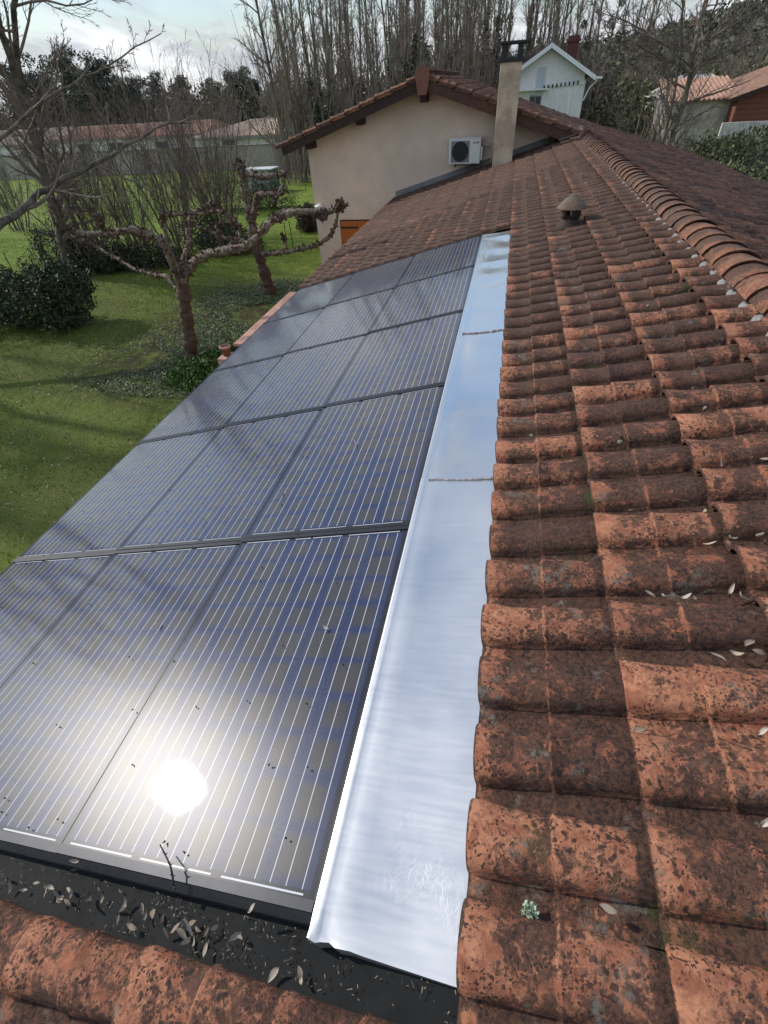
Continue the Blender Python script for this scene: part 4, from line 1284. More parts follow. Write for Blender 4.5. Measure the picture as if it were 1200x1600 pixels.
def hip_house(label, x0, x1, y0, y1, zb, ze, zr, roofm, wins, ribs, hip=3.0, name='far_house', gable=False):
    t = empty(name, ((x0 + x1) / 2, (y0 + y1) / 2, zb), label, 'house')
    MB().box((x0 + .4, y0 + .4, zb - 1), (x1 - .4, y1 - .4, ze)).build('wall', hwM, t)
    ym = (y0 + y1) / 2
    h = 0.01 if gable else hip
    mb = MB()
    A, B, Cc, D = (x0, y0, ze), (x1, y0, ze), (x1, y1, ze), (x0, y1, ze)
    R0, R1 = (x0 + h, ym, zr), (x1 - h, ym, zr)
    ribbed(mb, A, B, R1, R0, ribs)
    ribbed(mb, B, Cc, R1, R1, max(3, int(ribs * (y1 - y0) / (x1 - x0))))
    ribbed(mb, Cc, D, R0, R1, 3)
    ribbed(mb, D, A, R0, R0, max(3, int(ribs * (y1 - y0) / (x1 - x0))))
    mb.tube([R0, R1], 0.16, 6); mb.tube([B, R1], 0.13, 6); mb.tube([A, R0], 0.13, 6)
    mb.build('roof', roofm, t)
    MB().box((x0, y0 - 0.02, ze - 0.22), (x1, y0 + 0.1, ze - 0.02)).build('fascia', mat('grey_fascia', (0.25, 0.25, 0.24), 0.8), t)
    for (wx, wz, ww, wh, kind) in wins:
        o = MB().box((wx, y0 + .34, wz), (wx + ww, y0 + .395, wz + wh)).build('window', shutM if kind else hwM, t)
        MB().box((wx + .1, y0 + .32, wz + .1), (wx + ww - .1, y0 + .338, wz + wh - .1)).build('pane', glM, o)
    return t


r1 = stripe_roof('pink_straw_tiles', (0.56, 0.42, 0.31), (0.74, 0.60, 0.47))
r2 = stripe_roof('orange_far_tiles', (0.38, 0.20, 0.13), (0.56, 0.36, 0.26))
r3 = stripe_roof('straw_far_tiles', (0.48, 0.37, 0.27), (0.60, 0.48, 0.37))
p = lambda x, y, Y: pix(x, y, Y)
ea = p(300, 216, 62); eb = p(478, 207, 62)
hip_house('pink tiled bungalow right behind the block wall', ea[0], p(470, 215, 62)[0] + 1.2, 62, 73, -1.4, p(380, 213, 62)[2], p(400, 188, 67.5)[2], r1, [(p(345, 225, 62)[0], 0.0, 1.6, 2.0, 1), (p(430, 225, 62)[0], 0.4, 1.4, 1.2, 1)], 46, 5.0)
e1 = p(385, 190, 88); e2 = p(462, 190, 88)
hip_house('straw tiled villa above the pink bungalow beside the brown gable', e1[0], e2[0], 88, 100, -1, p(425, 193, 88)[2], p(420, 176, 94)[2], r3, [(p(440, 196, 88)[0], p(440, 203, 88)[2], 2.4, 1.3, 1)], 26, 4.0)
e1 = p(195, 225, 66)
hip_house('orange tiled bungalow left of the pink one', p(190, 225, 66)[0], p(318, 210, 66)[0], 66, 76, -1.6, p(250, 213, 66)[2], p(250, 193, 71)[2], r2, [(p(240, 225, 66)[0], 0, 1.8, 1.5, 1)], 34, 0.8)
hip_house('long red tiled house seen through the big leaning tree', p(90, 225, 70)[0], p(205, 215, 70)[0], 70, 79, -1.8, p(140, 217, 70)[2], p(140, 199, 74.5)[2], r2, [(p(120, 230, 70)[0], 0, 2.0, 1.4, 1), (p(170, 230, 70)[0], 0, 2.0, 1.4, 1)], 30, 0.8)
hip_house('straw tiled house at the far left edge', p(-60, 240, 72)[0], p(95, 225, 72)[0], 72, 82, -2, p(20, 226, 72)[2], p(20, 205, 77)[2], r3, [(p(40, 240, 72)[0], 0, 2.0, 1.4, 1)], 36, 0.8)

# parked car among the shrubs
cc = pixg(158, 262)
cy_ = 54.0
cp = pix(160, 262, cy_)
car = empty('parked_car', (cp[0], cy_, 0), 'white parked car half hidden by the shrubs', 'car')
body = [(-2.1, 0.35), (-2.1, 0.78), (-1.95, 0.9), (-1.25, 0.98), (-0.65, 1.42), (0.75, 1.44), (1.45, 0.98), (2.05, 0.86), (2.1, 0.4), (1.75, 0.3), (-1.8, 0.3)]
carM = mat('white_car_paint', (0.72, 0.73, 0.74), 0.25)
MB().slab([(cp[0] + x, cy_, z) for x, z in body], (0, 1.7, 0)).build('body', carM, car, bevel=0.06)
MB().slab([(cp[0] + x, cy_ - 0.01, z) for x, z in ((-1.1, 1.0), (-0.6, 1.36), (0.68, 1.37), (1.2, 1.0))], (0, 0.009, 0)).build('side_window', glM, car)
for xx in (-1.3, 1.3):
    c_ = np.array((cp[0] + xx, cy_ + 0.05, 0.33))
    MB().slab([c_ + (0.32 * math.cos(a), -0.08, 0.32 * math.sin(a)) for a in np.linspace(0, 2 * math.pi, 16, endpoint=False)], (0, 0.2, 0)).build('wheel', mat('tyre', (0.02, 0.02, 0.02), 0.8), car)

# ------------------------------------------------------------------ white timber house behind
WY = 50.0
wh = empty('white_timber_house', (2, 54, 0), 'tall white boarded house with steep gable and brick chimney', 'house')
wp = mat('white_boards', (0.80, 0.78, 0.76), 0.7, var=0.10, vscale=1.2)
wp2 = mat('white_trim', (0.80, 0.80, 0.79), 0.5)
A = pix(862, 72, WY); Lc = pix(812, 112, WY); Rc = pix(925, 128, WY); Rb = pix(905, 182, WY)
ax, az = A[0], A[2]
hw = Rc[0] - ax - 0.45
ez = Rc[2] + 0.22
sw = (az - ez) / (hw + 0.55)
for i in range(int(hw * 2 / 0.22)):         # boards of the gable front, each its own piece
    xa = ax - hw + i * 0.22; xb = min(xa + 0.205, ax + hw)
    za = az - abs(xa - ax) * sw - 0.12; zb = az - abs(xb - ax) * sw - 0.12
    MB().slab([(xa, WY, -0.5), (xb, WY, -0.5), (xb, WY, zb), (xa, WY, za)], (0, 0.05, 0)).build('wall_board', wp, wh)
MB().box((ax - hw, WY + 0.052, -0.5), (ax + hw, WY + 9, ez - 0.1)).slab([(ax - hw, WY + 0.052, ez - 0.1), (ax + hw, WY + 0.052, ez - 0.1), (ax, WY + 0.052, az - 0.15)], (0, 8.9, 0)).build('wall', wp, wh)
ov = hw + 0.62
ezo = az - ov * sw
slateM = mat('grey_brown_slates', (0.085, 0.065, 0.062), 0.8, var=0.3, vscale=5, bump=0.01, bscale=12)
for s in (-1, 1):
    MB().slab([(ax + 0.002 * s, WY - 0.6, az + 0.05), (ax + s * ov, WY - 0.6, ezo + 0.05), (ax + s * ov, WY + 9.6, ezo + 0.05), (ax + 0.002 * s, WY + 9.6, az + 0.05)], (0, 0, 0.10)).build('roof', slateM, wh)
    MB().slab([(ax + 0.003 * s, WY - 0.66, az + 0.16), (ax + s * ov, WY - 0.66, ezo + 0.16), (ax + s * ov, WY - 0.66, ezo - 0.12), (ax + 0.003 * s, WY - 0.66, az - 0.12)], (0, 0.055, 0)).build('barge_board', wp2, wh)
# right eave return, left lower wing
MB().box((ax + ov - 0.05, WY - 0.6, ezo - 0.02), (ax + ov + 0.45, WY + 9.6, ezo + 0.10)).build('eave_board', wp2, wh)
lx = ax - hw
MB().slab([(lx - 2.3, WY + 1.2, ezo - 1.5), (lx - 0.02, WY + 1.2, ezo - 0.1), (lx - 0.02, WY + 8, ezo - 0.1), (lx - 2.3, WY + 8, ezo - 1.5)], (0, 0, 0.15)).build('lean_to_roof', slateM, wh)
MB().slab([(lx - 2.3, WY + 1.1, ezo - 1.35), (lx - 0.02, WY + 1.1, ezo + 0.05), (lx - 0.02, WY + 1.1, ezo - 0.2), (lx - 2.3, WY + 1.1, ezo - 1.6)], (0, 0.05, 0)).build('barge_board', wp2, wh)
MB().box((lx - 2.0, WY + 1.4, -.5), (lx - 0.02, WY + 7.5, ezo - 1.6)).build('side_wall', wp, wh)
# attic shutter
MB().box((ax - 0.75, WY - 0.05, az - 2.7), (ax - 0.15, WY - 0.002, az - 1.1)).build('attic_shutter', mat('pale_blue_boards', (0.50, 0.53, 0.56), 0.7), wh)
# balcony and fringe
zb = pix(850, 138, WY)[2]
MB().box((ax - hw + 0.3, WY - 0.6, zb - 0.08), (ax + 0.2, WY - 0.02, zb)).build('porch_roof', wp2, wh)
for xx in (ax - hw + 0.34, ax + 0.9, ax + 1.75):
    MB().box((xx, WY - 0.58, zb - 3.2), (xx + 0.09, WY - 0.49, zb - 0.082)).build('porch_post', wp2, wh)
MB().box((ax + 0.21, WY - 0.12, zb + 0.1), (ax + hw, WY - 0.06, zb + 0.16)).build('rail', wp2, wh)
fr = MB().box((0, 0, -0.16), (0.10, 0.05, 0.05)).mesh('fringe_tooth', irM)
for k in range(9):
    o = bpy.data.objects.new('fringe_tooth', fr); C.objects.link(o); o.parent = wh
    o.location = np.array((ax - 0.2 + k * 0.30, WY - 0.16, zb + 0.12 + 0.02 * k)) - np.array(wh.location)
dw = MB().box((ax - 1.15, WY - 0.04, zb - 2.7), (ax - 0.25, WY - 0.003, zb - 0.35)).build('window', mat('window_dark_frame', (0.30, 0.31, 0.31), 0.6), wh)
for i in range(2):
    for j in range(3):
        MB().box((ax - 1.10 + i * 0.43, WY - 0.055, zb - 2.6 + j * 0.75), (ax - 0.73 + i * 0.43, WY - 0.041, zb - 1.95 + j * 0.75)).build('pane', glM, dw)
# eave struts right
MB().tube([(ax + hw + 0.02, WY - 0.3, ezo - 1.2), (ax + hw + 0.3, WY - 0.3, ezo - 0.5), (ax + ov + 0.2, WY - 0.3, ezo - 0.05)], 0.05, 6).build('eave_strut', wp2, wh)
bkM = mat('chimney_brick', (0.13, 0.050, 0.042), 0.9, var=0.3, vscale=3)
c = pix(897, 58, 54)
cbk = MB().box((c[0] - 0.42, 53.8, az - 2.2), (c[0] + 0.42, 54.4, c[2] + 0.1)).box((c[0] - 0.50, 53.72, c[2] - .25), (c[0] + 0.5, 54.48, c[2] - 0.08)).build('chimney', bkM, wh)

# ------------------------------------------------------------------ houses on the right
RY = 46.0
t = empty('red_gabled_house', (18, 50, 0), 'orange tiled house with dark red front at the right edge', 'house')
a0 = pix(1150, 150, RY); a1 = pix(1290, 60, RY); a2 = pix(1290, 300, RY)
redM = mat('red_boards', (0.17, 0.062, 0.045), 0.85, var=0.25, vscale=2)
x0_, z0_ = a0[0], a0[2]
for i in range(14):                          # horizontal boards
    z = z0_ - 0.15 - i * 0.28
    MB().box((x0_ + 0.25, RY, z - 0.26), (x0_ + 9, RY + 0.05, z)).build('wall_board', redM, t)
MB().box((x0_ + 0.25, RY + 0.052, -1), (x0_ + 9, RY + 9, z0_ - 0.16)).slab([(x0_ + .25, RY + .052, z0_ - .16), (x0_ + 9, RY + .052, z0_ - .16), (x0_ + 9, RY + .052, z0_ + 2.4)], (0, 8, 0)).build('wall', redM, t)
mb = MB()
rs = 0.30
e0 = np.array((x0_ - 0.4, RY - 0.6, z0_ - 0.1)); e1_ = e0 + (9.0, 0, 9.0 * rs)
ribbed(mb, e0, e0 + (0, 9.5, 0), e1_ + (0, 9.5, 0), e1_, 34, 0.08)
ro = mb.build('roof', r2, t)
MB().slab([e0 + (0, -0.02, 0.02), e1_ + (0, -0.02, 0.02), e1_ + (0, -0.02, -0.3), e0 + (0, -0.02, -0.2)], (0, 0.06, 0)).build('barge_board', woodM, t)
# lower roof in front, left of it
mb = MB(); f0 = pix(1080, 140, RY + 2); f1 = pix(1152, 150, RY + 2)
ribbed(mb, (f0[0] - 1.5, RY + 1, f1[2] - 0.1), (f1[0] + 0.2, RY + 1, f1[2] - 0.1), (f1[0] + 0.2, RY + 6, f1[2] + 1.0), (f0[0] - 1.5, RY + 6, f1[2] + 1.0), 16, 0.08)
mb.build('low_roof', r2, t)
MB().box((f0[0] - 1.2, RY + 1.4, -1), (f1[0] + 0.2, RY + 6, f1[2] - 0.15)).build('low_wall', mat('cream_wall', (0.52, 0.47, 0.38), 0.9, var=0.3, vscale=1.0, color2=(0.30, 0.27, 0.24)), t)
c = pix(1108, 112, 70)
hip_house('low white house with pale roof half hidden by the multi-stemmed tree', c[0] - 4.0, c[0] + 4.0, 70, 79, 0, c[2] - 1.9, c[2] - .3, mat('pale_grey_tiles', (0.52, 0.49, 0.43), 0.9, var=0.15), [(c[0] - 2, c[2] - 3.2, 1.4, 1.2, 1), (c[0] + 1, c[2] - 3.2, 1.4, 1.2, 1)], 18, 2.5, 'white_bungalow')
# white wall on the right, in bays
c0 = pix(1125, 205, 36); c1 = pix(1260, 210, 36)
ww = empty('white_garden_wall', (c0[0], 36, 0), 'white garden wall above the hedge at the right edge', 'wall')
for i in range(12):
    xa = c0[0] + i * 0.9
    MB().box((xa + .01, 36, -0.5), (xa + 0.89, 36.15, c0[2] + 0.35 + 0.02 * math.sin(i * 3))).build('wall_bay', mat('dirty_white', (0.55, 0.53, 0.48), 0.9, var=0.35, vscale=1.5), ww)

# ------------------------------------------------------------------ hedge and thickets to the right
hM = leaf_material('hedge_leaves', (0.040, 0.050, 0.018), (0.155, 0.170, 0.072), 0.6, 0.3)
t = empty('hedge', (13, 18, 0), 'rough green hedge running along behind the right roof slope', 'hedge')
mb = MB(); r_ = np.random.default_rng(77)
n = 52000
xs = r_.uniform(7.8, 24, n); ys = r_.uniform(12, 31, n)
top = 2.15 + 0.28 * np.sin(xs * 1.3) * np.sin(ys * 0.9) + 0.2 * np.sin(ys * 2.7 + xs) + 0.55 * np.clip((ys - 17) / 10, 0, 1)
zs = top - np.abs(r_.normal(0, 0.35, n))
mb.cards(np.stack([xs, ys, zs], -1), 0.085, r_, asp=0.45)
mb.build('foliage', hM, t)
sb = MB()
for i in range(1500):
    x_, y_ = r_.uniform(7.8, 22), r_.uniform(13, 31)
    sb.tube(wander((x_, y_, 1.0), (r_.normal(0, .3), r_.normal(0, .3), 1), r_.uniform(1.4, 2.6), 4, 0.1, 0.03, r_), np.linspace(0.014, 0.004, 5), 3, cap=False)
sb.build('stems', palebarkM, t)
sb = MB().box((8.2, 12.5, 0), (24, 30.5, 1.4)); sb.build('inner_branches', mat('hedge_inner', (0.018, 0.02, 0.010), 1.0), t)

# multi-stemmed bare tree on the right
bR = np.array(pixg(1030, 282, 0.0)); bR = pix(1022, 262, 27.0); bR[2] = 0.2
YR = 27.0
gr = []
for (pts, ra, rb_) in (
    ([(1022, 262), (1040, 210), (1052, 150), (1062, 90), (1066, 20), (1066, -80)], 0.13, 0.05),
    ([(1024, 262), (1060, 190), (1078, 120), (1088, 60), (1105, 0), (1130, -90)], 0.17, 0.06),
    ([(1022, 262), (1030, 220), (1058, 180), (1090, 110), (1100, 60), (1122, -10), (1135, -100)], 0.11, 0.04),
    ([(1085, 85), (1110, 60), (1150, 35), (1195, 10), (1250, -20)], 0.08, 0.03),
    ([(1062, 80), (1030, 62), (1000, 45), (960, 25), (930, 18)], 0.07, 0.015),
    ([(1068, 120), (1110, 90), (1160, 70), (1230, 25)], 0.06, 0.02),
    ([(1060, 100), (1020, 85), (980, 60), (950, 50)], 0.05, 0.012)):
    gr.append(([pix(a, b, YR + 0.5 * math.sin(a * 0.1 + i)) for i, (a, b) in enumerate(pts)], ra * 0.72, rb_ * 0.6))
gr[0][0][0][2] = gr[1][0][0][2] = gr[2][0][0][2] = 0.0
bare_tree('bare_tree', 'spreading multi-stemmed bare tree behind the right roof slope', 'tree', None, gr,
          [(18, 0.34, 0.8, 0.12, 0.01, 4, 6, 0.12), (9, 0.5, 0.55, 0.14, 0.01, 3, 4, 0.10), (6, 0.5, 0.5, 0.16, 0.01, 3, 3, 0.1)], 91, bR, 0.007, palebarkM)
gs = []
r_ = np.random.default_rng(92)
for i in range(26):
    b = pix(r_.uniform(965, 1060), 250, r_.uniform(25, 30)); b[2] = 0.5
    gs.append((wander(b, (r_.normal(0.08, .14), r_.normal(0, .1), 1), r_.uniform(2.5, 4.6), 6, 0.05, 0.02, r_), 0.025, 0.008))
bare_tree('bare_sapling_clump', 'clump of pale bare saplings at the foot of the multi-stemmed tree', 'saplings', None, gs, [(5, 0.3, 0.4, 0.12, 0.06, 3, 3, 0.3)], 93, pix(1010, 255, 27), 0.006, palebarkM, palebarkM)
c = pix(1010, 250, 30)
bush('bramble', 'green bramble thicket below the multi-stemmed tree', [((c[0], 30, 0.9), (2.6, 1.5, 1.7)), ((c[0] - 3.4, 32, 0.9), (2.4, 1.5, 1.9)), ((c[0] + 3, 30.5, 1.0), (2.2, 1.5, 1.5))], 16000, 0.09, hM, 94)

# ------------------------------------------------------------------ the wood
def forest_proto(kind, seed):
    r_ = np.random.default_rng(seed); base = np.zeros(3)
    cfg_min[0] = 0.014
    tm, cr = MB(), MB()
    gs = []
    if kind == 0:      # single straight stem
        gs.append((wander(base, (0.02, 0.0, 1), 19, 12, 0.025, 0.03, r_), 0.20, 0.04))
    elif kind == 1:    # two or three stems from the base
        for i in range(3):
            a = r_.uniform(0, 6.28)
            gs.append((wander(base + (math.cos(a) * .3, math.sin(a) * .3, 0), (math.cos(a) * .12, math.sin(a) * .12, 1), r_.uniform(15, 19), 12, 0.03, 0.015, r_), 0.16, 0.035))
    else:              # broad crown, boughs from low down
        gs.append((wander(base, (0.05, 0.05, 1), 15, 10, 0.05, 0.02, r_), 0.26, 0.05))
    for g_, ra, rb_ in gs:
        tm.tube(g_, np.linspace(ra, rb_, len(g_)), 7)
        cfgk = [(20 if kind < 2 else 26, 0.17 if kind < 2 else 0.36, 0.55 if kind < 2 else 0.9, 0.10, 0.10, 4, 4, 0.18 if kind < 2 else 0.1), (7, 0.55, 0.55, 0.14, 0.06, 3, 3, 0.12), (5, 0.6, 0.55, 0.15, 0.04, 3, 2, 0.2)]
        sprout(cr, g_, ra, 0, r_, cfgk)
    return tm.mesh('trunk', fbarkM, True), cr.mesh('crown', ftwigM), gs


fbarkM = mat('wood_bark', (0.205, 0.180, 0.148), 0.95, var=0.4, vscale=1.0, color2=(0.095, 0.090, 0.066), c2scale=0.8)
ftwigM = mat('wood_twigs', (0.215, 0.170, 0.138), 0.95, var=0.3, vscale=0.7)
ORD = ['leftmost', 'second from left', 'third from left', 'fourth from left', 'fifth from left', 'sixth from left', 'seventh from left', 'eighth from left', 'ninth from left', 'tenth from left', 'eleventh from left', 'twelfth from left']


def ordlab(fmt, xs, i):
    return fmt % ORD[sorted(xs).index(xs[i])]


protos = [forest_proto(k, 200 + i) for i, k in enumerate((0, 0, 1, 1, 2, 2))]
FG = 'tall bare trees of the wood behind the gable'
LB = 'tall slender bare tree in the wood behind the beige gable'
r_ = np.random.default_rng(210)


def plant(x, y, pr, label, group, s=1.0, ivy=0.0, balls=0, name='bare_tree'):
    tm, cr, gs = pr
    t = empty(name, (x, y, float(gz(x, y))), label, 'tree', group)
    rz = r_.uniform(0, 6.28)
    for nm, me in (('trunk', tm), ('crown', cr)):
        o = bpy.data.objects.new(nm, me); C.objects.link(o); o.parent = t
    t.rotation_euler = (0, 0, rz); t.scale = (s, s, s)
    if ivy > 0:
        mb = MB()
        for g_, ra, rb_ in gs:
            L = np.linspace(0, 1, len(g_)); n = int(1500 * ivy)
            tt = r_.uniform(0.02, ivy, n)
            Q = np.stack([np.interp(tt, L, g_[:, i]) for i in range(3)], -1)
            rad = 0.22 + 0.40 * np.sin(tt * 22) ** 2 * (1 - tt)
            a = r_.uniform(0, 6.28, n)
            Q += np.stack([np.cos(a) * rad, np.sin(a) * rad, r_.normal(0, .1, n)], -1) * r_.uniform(0.5, 1.1, n)[:, None]
            mb.cards(Q, 0.10, r_, asp=0.7)
        mb.build('ivy', ivyleafM, t, world=False)
    for k in range(balls):
        g_ = gs[0][0]; tt = r_.uniform(0.35, 0.9)
        c = np.array([np.interp(tt, np.linspace(0, 1, len(g_)), g_[:, i]) for i in range(3)]) + (r_.normal(0, .8), r_.normal(0, .8), 0)
        d = r_.normal(size=(170, 3)); d /= np.linalg.norm(d, axis=1)[:, None]
        MB().cards(c + d * 0.38 * r_.uniform(0.3, 1, (170, 1)) ** 0.5, 0.10, r_, asp=0.35).build('mistletoe', ivyleafM, t, world=False)
    return t


# front rank: seen one by one
front = [(432, 44, 4), (455, 42, 2), (472, 45, 3), (500, 41, 3), (522, 46, 2), (545, 43, 0), (560, 48, 2), (588, 44, 1), (610, 47, 0), (628, 45, 3), (652, 50, 0), (680, 47, 1),
         (700, 52, 0), (722, 49, 2), (745, 53, 1), (770, 58, 0), (795, 60, 1), (818, 62, 0), (840, 66, 0), (870, 66, 1), (905, 66, 0), (930, 64, 5), (955, 66, 0), (985, 66, 1)]
for i, (px, Y, k) in enumerate(front):
    x_ = pix(px, 140, Y)[0]
    iv = {3: 0.42, 6: 0.40, 9: 0.5, 12: 0.5, 14: 0.62, 15: 0.66, 17: 0.7}.get(i, 0)
    bl = {16: 3, 18: 4, 19: 4, 20: 5, 21: 4, 22: 5}.get(i, 0)
    if iv:
        lab, gr_ = ordlab('ivy-clad trunk, %s in the wood behind the beige gable', (3, 6, 9, 12, 14, 15, 17), (3, 6, 9, 12, 14, 15, 17).index(i)), 'ivy-clad trees of the wood'
    elif bl:
        lab, gr_ = ordlab('bare tree hung with mistletoe balls, %s around the white house', (16, 18, 19, 20, 21, 22), (16, 18, 19, 20, 21, 22).index(i)), 'mistletoe trees by the white house'
    else:
        fr_ = [j for j in range(len(front)) if j not in (3, 6, 9, 12, 14, 15, 17, 16, 18, 19, 20, 21, 22)]
        lab, gr_ = ordlab('tall grey bare tree, %s in the front rank of the wood', fr_, fr_.index(i)), FG
    plant(x_, Y, protos[k], lab, gr_, r_.uniform(0.66, 0.84), iv, bl)
for i in range(72):
    px = r_.uniform(425, 1010); Y = r_.uniform(54, 84)
    plant(pix(px, 140, Y)[0], Y, protos[int(r_.integers(0, 4))], LB, FG, r_.uniform(0.62, 0.85))
# underwood: stems and dark evergreen shrubs nobody could count
mb = MB()
for i in range(2600):
    px = r_.uniform(420, 960); Y = r_.uniform(40, 72)
    if px > 770: Y = r_.uniform(64, 76)
    x_ = pix(px, 160, Y)[0]
    mb.tube(wander((x_, Y, 0), (r_.normal(0, .16), r_.normal(0, .12), 1), r_.uniform(2.5, 9.5) * (1.0 if px < 640 else 0.8), 4, 0.07, 0.02, r_), np.linspace(0.035, 0.012, 5), 3, cap=False)
o = mb.build('underwood_stems', ftwigM); tag(o, 'dense mass of thin brown stems filling the wood behind the gable', 'undergrowth', kind='stuff')
udM = leaf_material('underwood_leaves', (0.060, 0.058, 0.034), (0.190, 0.165, 0.105), 0.8, 0.2)
n = 34000
px = r_.uniform(0, 1, n); Y = r_.uniform(46, 75, n)
xs = np.array([pix(430 + 560 * a, 140, b)[0] for a, b in zip(px, Y)])
zt = 3.4 + 1.6 * np.sin(xs * 0.7 + Y * 0.3) + 1.2 * np.sin(xs * 1.9)
zs = np.abs(r_.uniform(0, 1, n)) * np.maximum(zt, 1.2)
k = ~((xs > -4) & (xs < 7) & (Y < 62))
mb = MB().cards(np.stack([xs, Y, zs + gz(xs, Y)], -1)[k], 0.20, r_, asp=0.5)
o = mb.build('underwood_foliage', udM); tag(o, 'dark brown green undergrowth between the trunks of the wood', 'undergrowth', kind='stuff')

# conifers and pines
pineM = leaf_material('pine_needles', (0.032, 0.050, 0.038), (0.092, 0.118, 0.085), 0.7, 0.2)


def pine_proto(seed, flat=True, h=12.0):
    r_2 = np.random.default_rng(seed)
    tr = wander((0, 0, 0), (0.03, 0, 1), h, 8, 0.03, 0.03, r_2)
    tm = MB().tube(tr, np.linspace(0.22, 0.08, 9), 7)
    cr = MB()
    nb = 26 if flat else 34
    for i in range(nb):
        t = r_2.uniform(0.48, 1.0) if flat else r_2.uniform(0.2, 1.0)
        a = r_2.uniform(0, 6.28); s = (r_2.uniform(0.3, 2.6) if flat else (1.2 - t) * 3.3 * r_2.uniform(.4, 1))
        c = np.array((np.interp(t, np.linspace(0, 1, 9), tr[:, 0]) + math.cos(a) * s, np.interp(t, np.linspace(0, 1, 9), tr[:, 1]) + math.sin(a) * s, h * t))
        tm.tube([(tr[int(t * 8)] * (1, 1, 1)), c], [0.05, 0.02], 4)
        d = r_2.normal(size=(150, 3)); d /= np.linalg.norm(d, axis=1)[:, None]
        cr.cards(c + d * np.array((1.35, 1.35, 0.85)) * r_2.uniform(0.2, 1, (150, 1)) ** 0.5, 0.24, r_2, asp=0.32)
    return tm.mesh('trunk', fbarkM, True), cr.mesh('crown', pineM)


pines = [pine_proto(300), pine_proto(301), pine_proto(302, False), pine_proto(303, False), pine_proto(304)]


def pine(x, y, k, s, label, group, name='pine_tree'):
    t = empty(name, (x, y, float(gz(x, y))), label, 'tree', group)
    for nm, me in zip(('trunk', 'crown'), pines[k]):
        o = bpy.data.objects.new(nm, me); C.objects.link(o); o.parent = t
    t.rotation_euler = (0, 0, r_.uniform(0, 6.28)); t.scale = (s, s, s)


def pine_at(px, pytop, Y, k, label, group, name='pine_tree', hh=12.7):
    c = pix(px, pytop, Y)
    pine(c[0], Y, k, (c[2] - float(gz(c[0], Y))) / hh, label, group, name)


for i, (px, py, Y, k) in enumerate(((40, 82, 86, 0), (88, 68, 84, 1), (132, 76, 84, 4), (175, 92, 86, 0), (12, 95, 90, 1), (200, 130, 92, 4), (62, 110, 95, 1), (150, 110, 96, 0), (110, 96, 98, 4))):
    pine_at(px, py, Y, k, ordlab('umbrella pine, %s in the clump above the left houses', (40, 88, 132, 175, 12, 200, 62, 150, 110), i), 'umbrella pines above the left houses')
for i, (px, py, Y, k) in enumerate(((240, 112, 98, 2), (286, 114, 96, 3), (318, 122, 100, 2), (352, 108, 97, 3), (372, 104, 99, 2), (395, 120, 101, 3), (265, 128, 104, 3), (335, 128, 106, 2), (418, 128, 108, 3), (216, 140, 104, 2), (190, 150, 108, 3))):
    pine_at(px, py, Y, k, ordlab('dark conifer, %s in the row behind the tiled bungalows', (240, 286, 318, 352, 372, 395, 265, 335, 418, 216, 190), i), 'conifers behind the bungalows', 'conifer')
for i, (px, py, Y, k) in enumerate(((478, 120, 74, 2), (500, 135, 70, 3), (620, 58, 88, 2), (668, 62, 84, 3), (708, 70, 86, 2), (760, 72, 90, 3), (432, 110, 90, 3))):
    pine_at(px, py, Y, k, ordlab('dark evergreen, %s among the bare trunks of the wood', (478, 500, 620, 668, 708, 760, 432), i), 'evergreens within the wood', 'conifer')
# scrub and bare crowns between the pines and the houses
mb = MB()
n = 26000
Y = r_.uniform(84, 120, n); px = r_.uniform(-40, 430, n)
xs = np.array([pix(a, 200, b)[0] for a, b in zip(px[:600], Y[:600])]); xs = np.interp(r_.uniform(0, 1, n), np.linspace(0, 1, 600), np.sort(xs))
zt = 6.4 + 1.2 * np.sin(xs * 0.35) + 0.8 * np.sin(xs * 0.9 + Y)
zs = gz(xs, Y) + r_.uniform(0, 1, n) ** 0.7 * zt
kk = ~((xs > -42) & (Y < 101))
mb.cards(np.stack([xs, Y, zs], -1)[kk], 0.34, r_, asp=0.4)
o = mb.build('far_scrub', udM); tag(o, 'brown scrub below the pines behind the left houses', 'scrub', kind='stuff')
mb = MB()
for i in range(1500):
    Yq = r_.uniform(82, 112); pxq = r_.uniform(-30, 420)
    if pxq > 365: Yq = r_.uniform(102, 112)
    c = pix(pxq, 190, Yq); c[2] = float(gz(c[0], Yq))
    mb.tube(wander(c, (r_.normal(0, .2), 0, 1), r_.uniform(5, 10.5), 3, 0.1, 0.02, r_), np.linspace(0.06, 0.02, 4), 3, cap=False)
o = mb.build('far_scrub_stems', ftwigM); tag(o, 'thin bare stems standing in the scrub behind the left houses', 'scrub', kind='stuff')

# wooded hill on the right
mb = MB()
hx = np.linspace(-40, 330, 60); hy = np.linspace(105, 330, 34)
HX, HY = np.meshgrid(hx, hy)


def hz(x, y):
    rise = np.clip((y - 100) / 120, 0, 1)
    az_ = np.degrees(np.arctan2(x, y))
    e = np.interp(az_, [-12, 0, 10, 18, 26, 40, 60], [0.000, 0.010, 0.022, 0.048, 0.062, 0.075, 0.07])
    return G * 1.0 * rise + np.hypot(x, y) * e * rise * 1.05 + 0.8 * np.sin(x * 0.11) * np.sin(y * 0.09)


